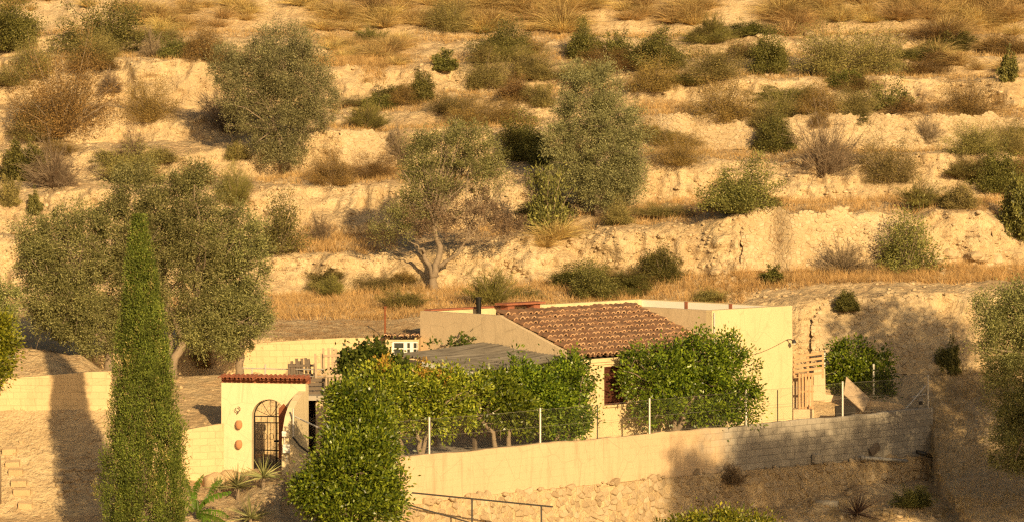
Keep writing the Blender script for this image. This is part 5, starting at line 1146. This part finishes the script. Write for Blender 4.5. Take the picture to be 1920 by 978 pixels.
zones = [  # x0, x1, y0, y1, n, size, label
 (240, 340, 15, 60, 7, 62, 'golden esparto tuft near the top edge, right of the top left shrubs'),
 (330, 480, 0, 60, 10, 50, 'golden esparto tuft near the top edge above the teardrop olive'),
 (560, 720, 5, 60, 16, 58, 'golden esparto tuft near the top edge right of the teardrop olive'),
 (700, 880, 0, 60, 14, 62, 'golden esparto tuft near the top edge, left of the golden sweep'),
 (880, 1120, 5, 62, 26, 70, 'golden esparto tuft in the dense sweep at the top centre'),
 (1120, 1240, 5, 50, 7, 48, 'small esparto tuft near the top edge right of the dense sweep'),
 (1262, 1330, 20, 52, 7, 68, 'large esparto tuft near the top edge right of centre'),
 (1430, 1510, 15, 70, 9, 72, 'large drooping esparto tuft on the pale upper slope'),
 (1510, 1660, 5, 50, 12, 58, 'esparto tuft above the big olive-brown scrub'),
 (1660, 1760, 5, 45, 10, 64, 'esparto tuft near the top edge in the pale rocky patch'),
 (1770, 1930, 5, 70, 24, 72, 'golden esparto tuft in the thick growth of the top right corner'),
 (1730, 1900, 90, 135, 8, 56, 'esparto tuft below the flat dark cushion bush at top right'),
 (1020, 1070, 445, 468, 3, 66, 'golden esparto tuft under the straggly green shrub'),
 (620, 760, 75, 122, 14, 48, 'straw-coloured esparto tuft on the terrace right of the teardrop olive'),
 (10, 240, 0, 30, 6, 44, 'esparto tuft along the top edge at left'),
]
for x0, x1, y0, y1, n, sz, lab in zones:
    for q in range(int(n * 1.5)): place_tuft(RNG.uniform(x0, x1), RNG.uniform(y0, y1), 1.0 * sz * RNG.uniform(.7, 1.25), lab, 'esparto tufts: ' + lab[:40])

PC = {}
def cprofile(px):
    k = round(px / 6); 
    if k not in PC: PC[k] = profile(k * 6.0)
    return PC[k]
def ground_scatter(n, rng, pxr, pyr=None, lev=None, back=(0, 1), ymin=122.):
    """points on the treads just behind a terrace edge"""
    pts = []
    for k in range(n):
        px = rng.uniform(*pxr)
        if lev is not None:
            Y, Z = cprofile(px); i = 2 + 8 + lev * 2 + 1; y = Y[i] + (Y[i + 1] - Y[i]) * rng.uniform(*back)
            if lev == -1: y = Y[9] + (Y[10] - Y[9]) * rng.uniform(*back)
            pts.append((XP(px, y), y, gz(XP(px, y), y)))
        else: p = hit(px, rng.uniform(*pyr), ymin); pts.append((p.x, p.y, p.z))
    return np.array(pts)
def grass_stuff(name, label, parts, mt, h, w, seed, per=7, spread=.12, bend=.35, lean=.35):
    rng = np.random.default_rng(seed); mb = MB()
    for kw, n in parts:
        C = ground_scatter(n, rng, **kw); k = np.repeat(np.arange(n), per); m_ = len(k)
        P = C[k] + np.stack([rng.normal(size=m_) * spread, rng.normal(size=m_) * spread, np.zeros(m_) - .03], -1)
        D = np.stack([rng.normal(size=m_) * lean, rng.normal(size=m_) * lean, np.ones(m_)], -1); hh = rng.uniform(.6, 1.3, n)[k]
        blades(mb, P, D, h * hh * rng.uniform(.5, 1.2, m_), w, rng, bend, 2)
    return tag(mb.build(name, M[mt]), label, 'grass', kind='stuff')
G = lambda a, b, lev, bk=(0, 1): dict(pxr=(a, b), lev=lev, back=bk)
Gy = lambda a, b, y0, y1, ym=122.: dict(pxr=(a, b), pyr=(y0, y1), ymin=ym)
grass_stuff('dry_grass', 'orange-gold dry grass covering the terraces behind the house', [
  (G(505, 800, -1, (.05, 1)), 1500), (G(780, 1400, -1, (0, 1)), 2000), (G(1380, 1925, -1, (.25, 1)), 1900), (G(-40, 500, -1, (.2, 1)), 260),
  (G(1190, 1925, 0, (.1, 1)), 1300), (G(540, 740, 0, (.1, 1)), 520), (G(900, 1190, 0, (.2, 1)), 260), (Gy(560, 640, 430, 475), 160)], 'drygrass', .42, .016, 401)
grass_stuff('dry_grass', 'tawny dry grass along the upper terraces', [
  (G(480, 760, 1, (.1, 1)), 420), (G(1200, 1925, 1, (.1, 1)), 800), (G(560, 1010, 2, (.1, 1)), 420), (G(1190, 1925, 2, (.1, 1)), 700), (G(620, 1200, 3, (.1, 1)), 460), (G(1200, 1925, 3, (.1, 1)), 420),
  (G(560, 760, 4, (0, 1)), 700), (Gy(600, 730, 75, 125), 500), (G(760, 1925, 4, (.2, 1)), 800), (Gy(1200, 1290, 190, 220), 120), (G(120, 400, 4, (0, 1)), 260), (G(0, 1925, 5, (0, 1)), 1500), (Gy(680, 722, 125, 160), 120)], 'drygrass', .36, .016, 402)
grass_stuff('dry_weeds', 'short grey-brown weeds dotted over the bare slope', [
  (Gy(0, 1920, 60, 540), 4200), (Gy(0, 1920, -20, 120), 1500), (Gy(510, 790, 600, 640, 115.), 500), (Gy(0, 230, 590, 700, 107.3), 200), (Gy(0, 420, 700, 960, 100.), 160), (Gy(1490, 1790, 560, 690), 260)], 'weed', .17, .010, 403, per=14, spread=.10, lean=.8)
grass_stuff('shaded_weeds', 'dry brown weeds on the shaded ground at the lower right', [(Gy(1745, 1925, 690, 975, 105.), 800), (Gy(1280, 1925, 940, 978, 102.), 300), (Gy(1750, 1925, 690, 760, 105.), 300)], 'weed', .28, .012, 404, per=8)
grass_stuff('garden_grass', 'thin dry grass between the yuccas before the gateway', [(Gy(350, 560, 905, 978, 97.), 130)], 'weed', .2, .010, 405, per=7)
rng = np.random.default_rng(55); mb = MB()
rocks = [rng.uniform(0, 1) for _ in range(3)]
proto_r = []
for k in range(5): q = MB(); rock_mesh(q, (0, 0, 0), 1, rng); proto_r.append((np.concatenate(q.v), np.concatenate(q.f)))
for px0, px1, py0, py1, n, rr, ym in ((0, 1920, 60, 560, 4200, (.02, .075), 122.), (1190, 1420, 420, 530, 90, (.03, .11), 122.), (860, 1200, 430, 540, 110, (.03, .09), 122.), (1340, 1400, 500, 560, 50, (.05, .16), 122.), (1500, 1800, 560, 700, 160, (.03, .09), 122.), (0, 420, 700, 970, 160, (.02, .06), 100.), (1280, 1800, 925, 976, 160, (.02, .09), 103.), (1400, 1900, 60, 145, 150, (.04, .16), 122.), (1700, 1900, 480, 510, 50, (.06, .2), 122.)):
    for k in range(n):
        p = hit(rng.uniform(px0, px1), rng.uniform(py0, py1), ym); v, f = proto_r[k % 5]; a = rng.uniform(0, 6.28); r = rng.uniform(*rr) * (1 if rng.random() > .1 else 1.6)
        R = np.array([[math.cos(a), -math.sin(a), 0], [math.sin(a), math.cos(a), 0], [0, 0, 1]]); mb.add((v * r) @ R.T + np.array(p), f)
tag(mb.build('loose_stones', M['drystone']), 'loose pale stones scattered over the slopes', 'stones', kind='stuff')

# ------------------------------------------------------------------ garden plants, boulders, edging
def yucca(px, py, Y, R, label, n=70, trunk=.25, mt='yucca', nm='yucca'):
    b = Vector((XP(px, Y), Y, gz(XP(px, Y), Y))); t = thing(nm, label, nm, b, 'spiky plants in the garden' if nm == 'yucca' else None); rng = np.random.default_rng(int(px * 7 + py)); mb = MB()
    el = rng.random(n) ** .7 * 1.75; a = rng.random(n) * 6.283; D = np.stack([np.sin(el) * np.cos(a), np.sin(el) * np.sin(a), np.cos(el)], -1)
    P = np.tile(np.array([0, 0, trunk]), (n, 1)) + D * .04; blades(mb, P, D, R * 1.3 * rng.uniform(.75, 1.1, n), .045, rng, .15); mb.build('leaves', M[mt], t)
    mb = MB(); mb.tube([(0, 0, -.15), (0, 0, trunk * .6), (0, 0, trunk)], [.06, .05, .06], 7); mb.build('stem', M['bark'], t)
yucca(446, 925, 102.6, .55, 'spiky yucca in front of the boulders by the gateway', trunk=.35); yucca(494, 935, 102.2, .52, 'spiky yucca before the iron gate, right of the boulders', trunk=.3)
yucca(470, 975, 100.2, .55, 'pale yucca at the bottom edge left of the lemon bush', trunk=.2); yucca(578, 885, 101.9, .5, 'dark shaded yucca between the buttress and the lemon bush', trunk=.45); yucca(410, 905, 103.6, .34, 'small shadowy yucca against the left boulder', n=40, trunk=.12)
yucca(1607, 948, 113.2, .62, 'reddish dark agave on the shaded ground under the stone footing', mt='agave', nm='agave', trunk=.08)
# banana plant
bb = Vector((XP(372, 100.6), 100.6, gz(XP(372, 100.6), 100.6))); bt = thing('banana_plant', 'young banana plant with broad green leaves beside the cypress', 'banana plant', bb)
def banana_leaf(path, wmax, seed):
    path = np.array([tuple(p) for p in path]) - np.array(bb); t = np.linspace(0, 1, 15); ts = np.linspace(0, 1, len(path)); c = np.stack([np.interp(t, ts, path[:, k]) for k in range(3)], -1)
    c[1:-1] = (c[:-2] + c[2:] + 2 * c[1:-1]) / 4; tg = np.gradient(c, axis=0); sd_ = unit(np.cross(tg, np.array([0, -1., .4]))); wv = wmax * np.sin(np.clip(t * .97 + .05, 0, 1) * math.pi) ** .55
    rg = np.random.default_rng(seed); wv = wv * .85
    mb = MB(); m_ = 40; tt = np.linspace(.03, .97, m_)
    for q in range(m_):
        cq = np.array([np.interp(tt[q], t, c[:, k]) for k in range(3)]); cn = np.array([np.interp(min(1, tt[q] + .026), t, c[:, k]) for k in range(3)]); tq = unit(cn - cq); sq = np.array([np.interp(tt[q], t, sd_[:, k]) for k in range(3)]); wq = float(np.interp(tt[q], t, wv))
        for sg in (1, -1):
            if rg.random() < .06: continue
            f_ = rg.uniform(.75, 1.0); dr = np.array([0, -.02, -.02 - rg.random() * .05]); sw_ = tq * rg.uniform(.0, .05)
            e0 = cq + sq * sg * wq * .5 * f_ + dr + sw_; e1 = cn + sq * sg * wq * .5 * f_ + dr + sw_ - tq * rg.uniform(.0, .012)
            mid0 = (cq + e0) / 2 + np.array([0, 0, .018]); mid1 = (cn + e1) / 2 + np.array([0, 0, .018])
            mb.grid(np.array([[cq, mid0, e0], [cn, mid1, e1]]))
    mb.tube(c, np.linspace(.016, .004, 15), 5)
    mb.build('leaf', M['banana'], bt)
Yb = 100.6
banana_leaf([W(368, 955, Yb), W(363, 925, Yb), W(370, 905, Yb - .2), W(381, 888, Yb - .3)], .26, 1); banana_leaf([W(370, 955, Yb), W(385, 935, Yb - .2), W(410, 925, Yb - .3), W(433, 920, Yb - .4)], .22, 2); banana_leaf([W(370, 958, Yb), W(390, 955, Yb - .3), W(415, 958, Yb - .4), W(430, 968, Yb - .5)], .24, 3)
banana_leaf([W(366, 955, Yb), W(356, 920, Yb), W(350, 900, Yb), W(348, 890, Yb)], .2, 4); banana_leaf([W(368, 958, Yb), W(375, 965, Yb - .3), W(392, 975, Yb - .5), W(405, 990, Yb - .6)], .24, 5)
banana_leaf([W(366, 958, Yb), W(352, 945, Yb - .2), W(340, 935, Yb - .3), W(330, 940, Yb - .4)], .2, 6); banana_leaf([W(371, 956, Yb), W(392, 925, Yb + .1), W(402, 905, Yb + .1), W(415, 898, Yb + .1)], .2, 7); banana_leaf([W(369, 960, Yb), W(398, 966, Yb - .4), W(420, 975, Yb - .6), W(432, 990, Yb - .7)], .22, 8)
mb = MB(); mb.tube([(0, 0, -.1), (.0, 0, .25), (-.04, 0, .5)], [.07, .06, .03], 8); mb.build('stem', M['banana'], bt)
for px, py, r, sq, lab in ((433, 893, .38, (1.15, .8, .62), 'rounded brown boulder at the foot of the gateway, right of two'), (402, 908, .40, (1, .8, .75), 'rounded pale boulder left of the gateway, left of two')):
    mb = MB(); p = W(px, py, 104.6 if px > 420 else 104.2); p.z = gz(p.x, p.y) + .12; rock_mesh(mb, p, r, np.random.default_rng(px), sq); tag(mb.build('boulder', M['rock'], org=tuple(p), smooth=True), lab, 'boulder', 'boulders by the gateway')
# edging slabs going down the left slope
rng = np.random.default_rng(91)
for k in range(6):
    px, py = 18 + k * 6, 855 + k * 19; p = hit(px, py, 100.); mb = MB(); s = .22 * rng.uniform(.8, 1.15); mb.box(p + Vector((-s, -.12, -.06)), Vector((2 * s, rng.uniform(-.05, .05), rng.uniform(-.03, .03))), Vector((0, .2, .06)), Vector((0, -.04, .17)))
    tag(mb.build('edging_stone', M['rock'], org=tuple(p)), 'cream edging stone in the line running down the left slope', 'edging stone', 'edging stones on the left slope')
mb = MB(); rng = np.random.default_rng(92)
for k in range(70): p = hit(rng.uniform(100, 205), rng.uniform(880, 930), 100.); rock_mesh(mb, p, rng.uniform(.05, .14), rng)
tag(mb.build('stone_heap', M['stone']), 'heap of rough stones on the slope left of the cypress', 'stones', kind='stuff')
pc = hit(1560, 946, 103.); mb = MB(); mb.tube([pc + Vector((-.5, .1, .02)), pc + Vector((.2, -.1, .0))], .14, 10); tag(mb.build('concrete_pipe', M['concrete'], org=tuple(pc), smooth=True), 'grey concrete pipe end on the shaded ground left of the agave', 'pipe')
place_shrub('green', 1715, 948, 60, 34, 'small fresh green weed clump on the shaded ground at lower right', ymin=103.)
place_shrub('twig', 1560, 860, 40, 36, 'tiny dry bush', pos=front(1350, 905, .5))['label'] = 'tiny dry bush rooted in the ledge under the grey wall'
print('objects', len(bpy.data.objects))
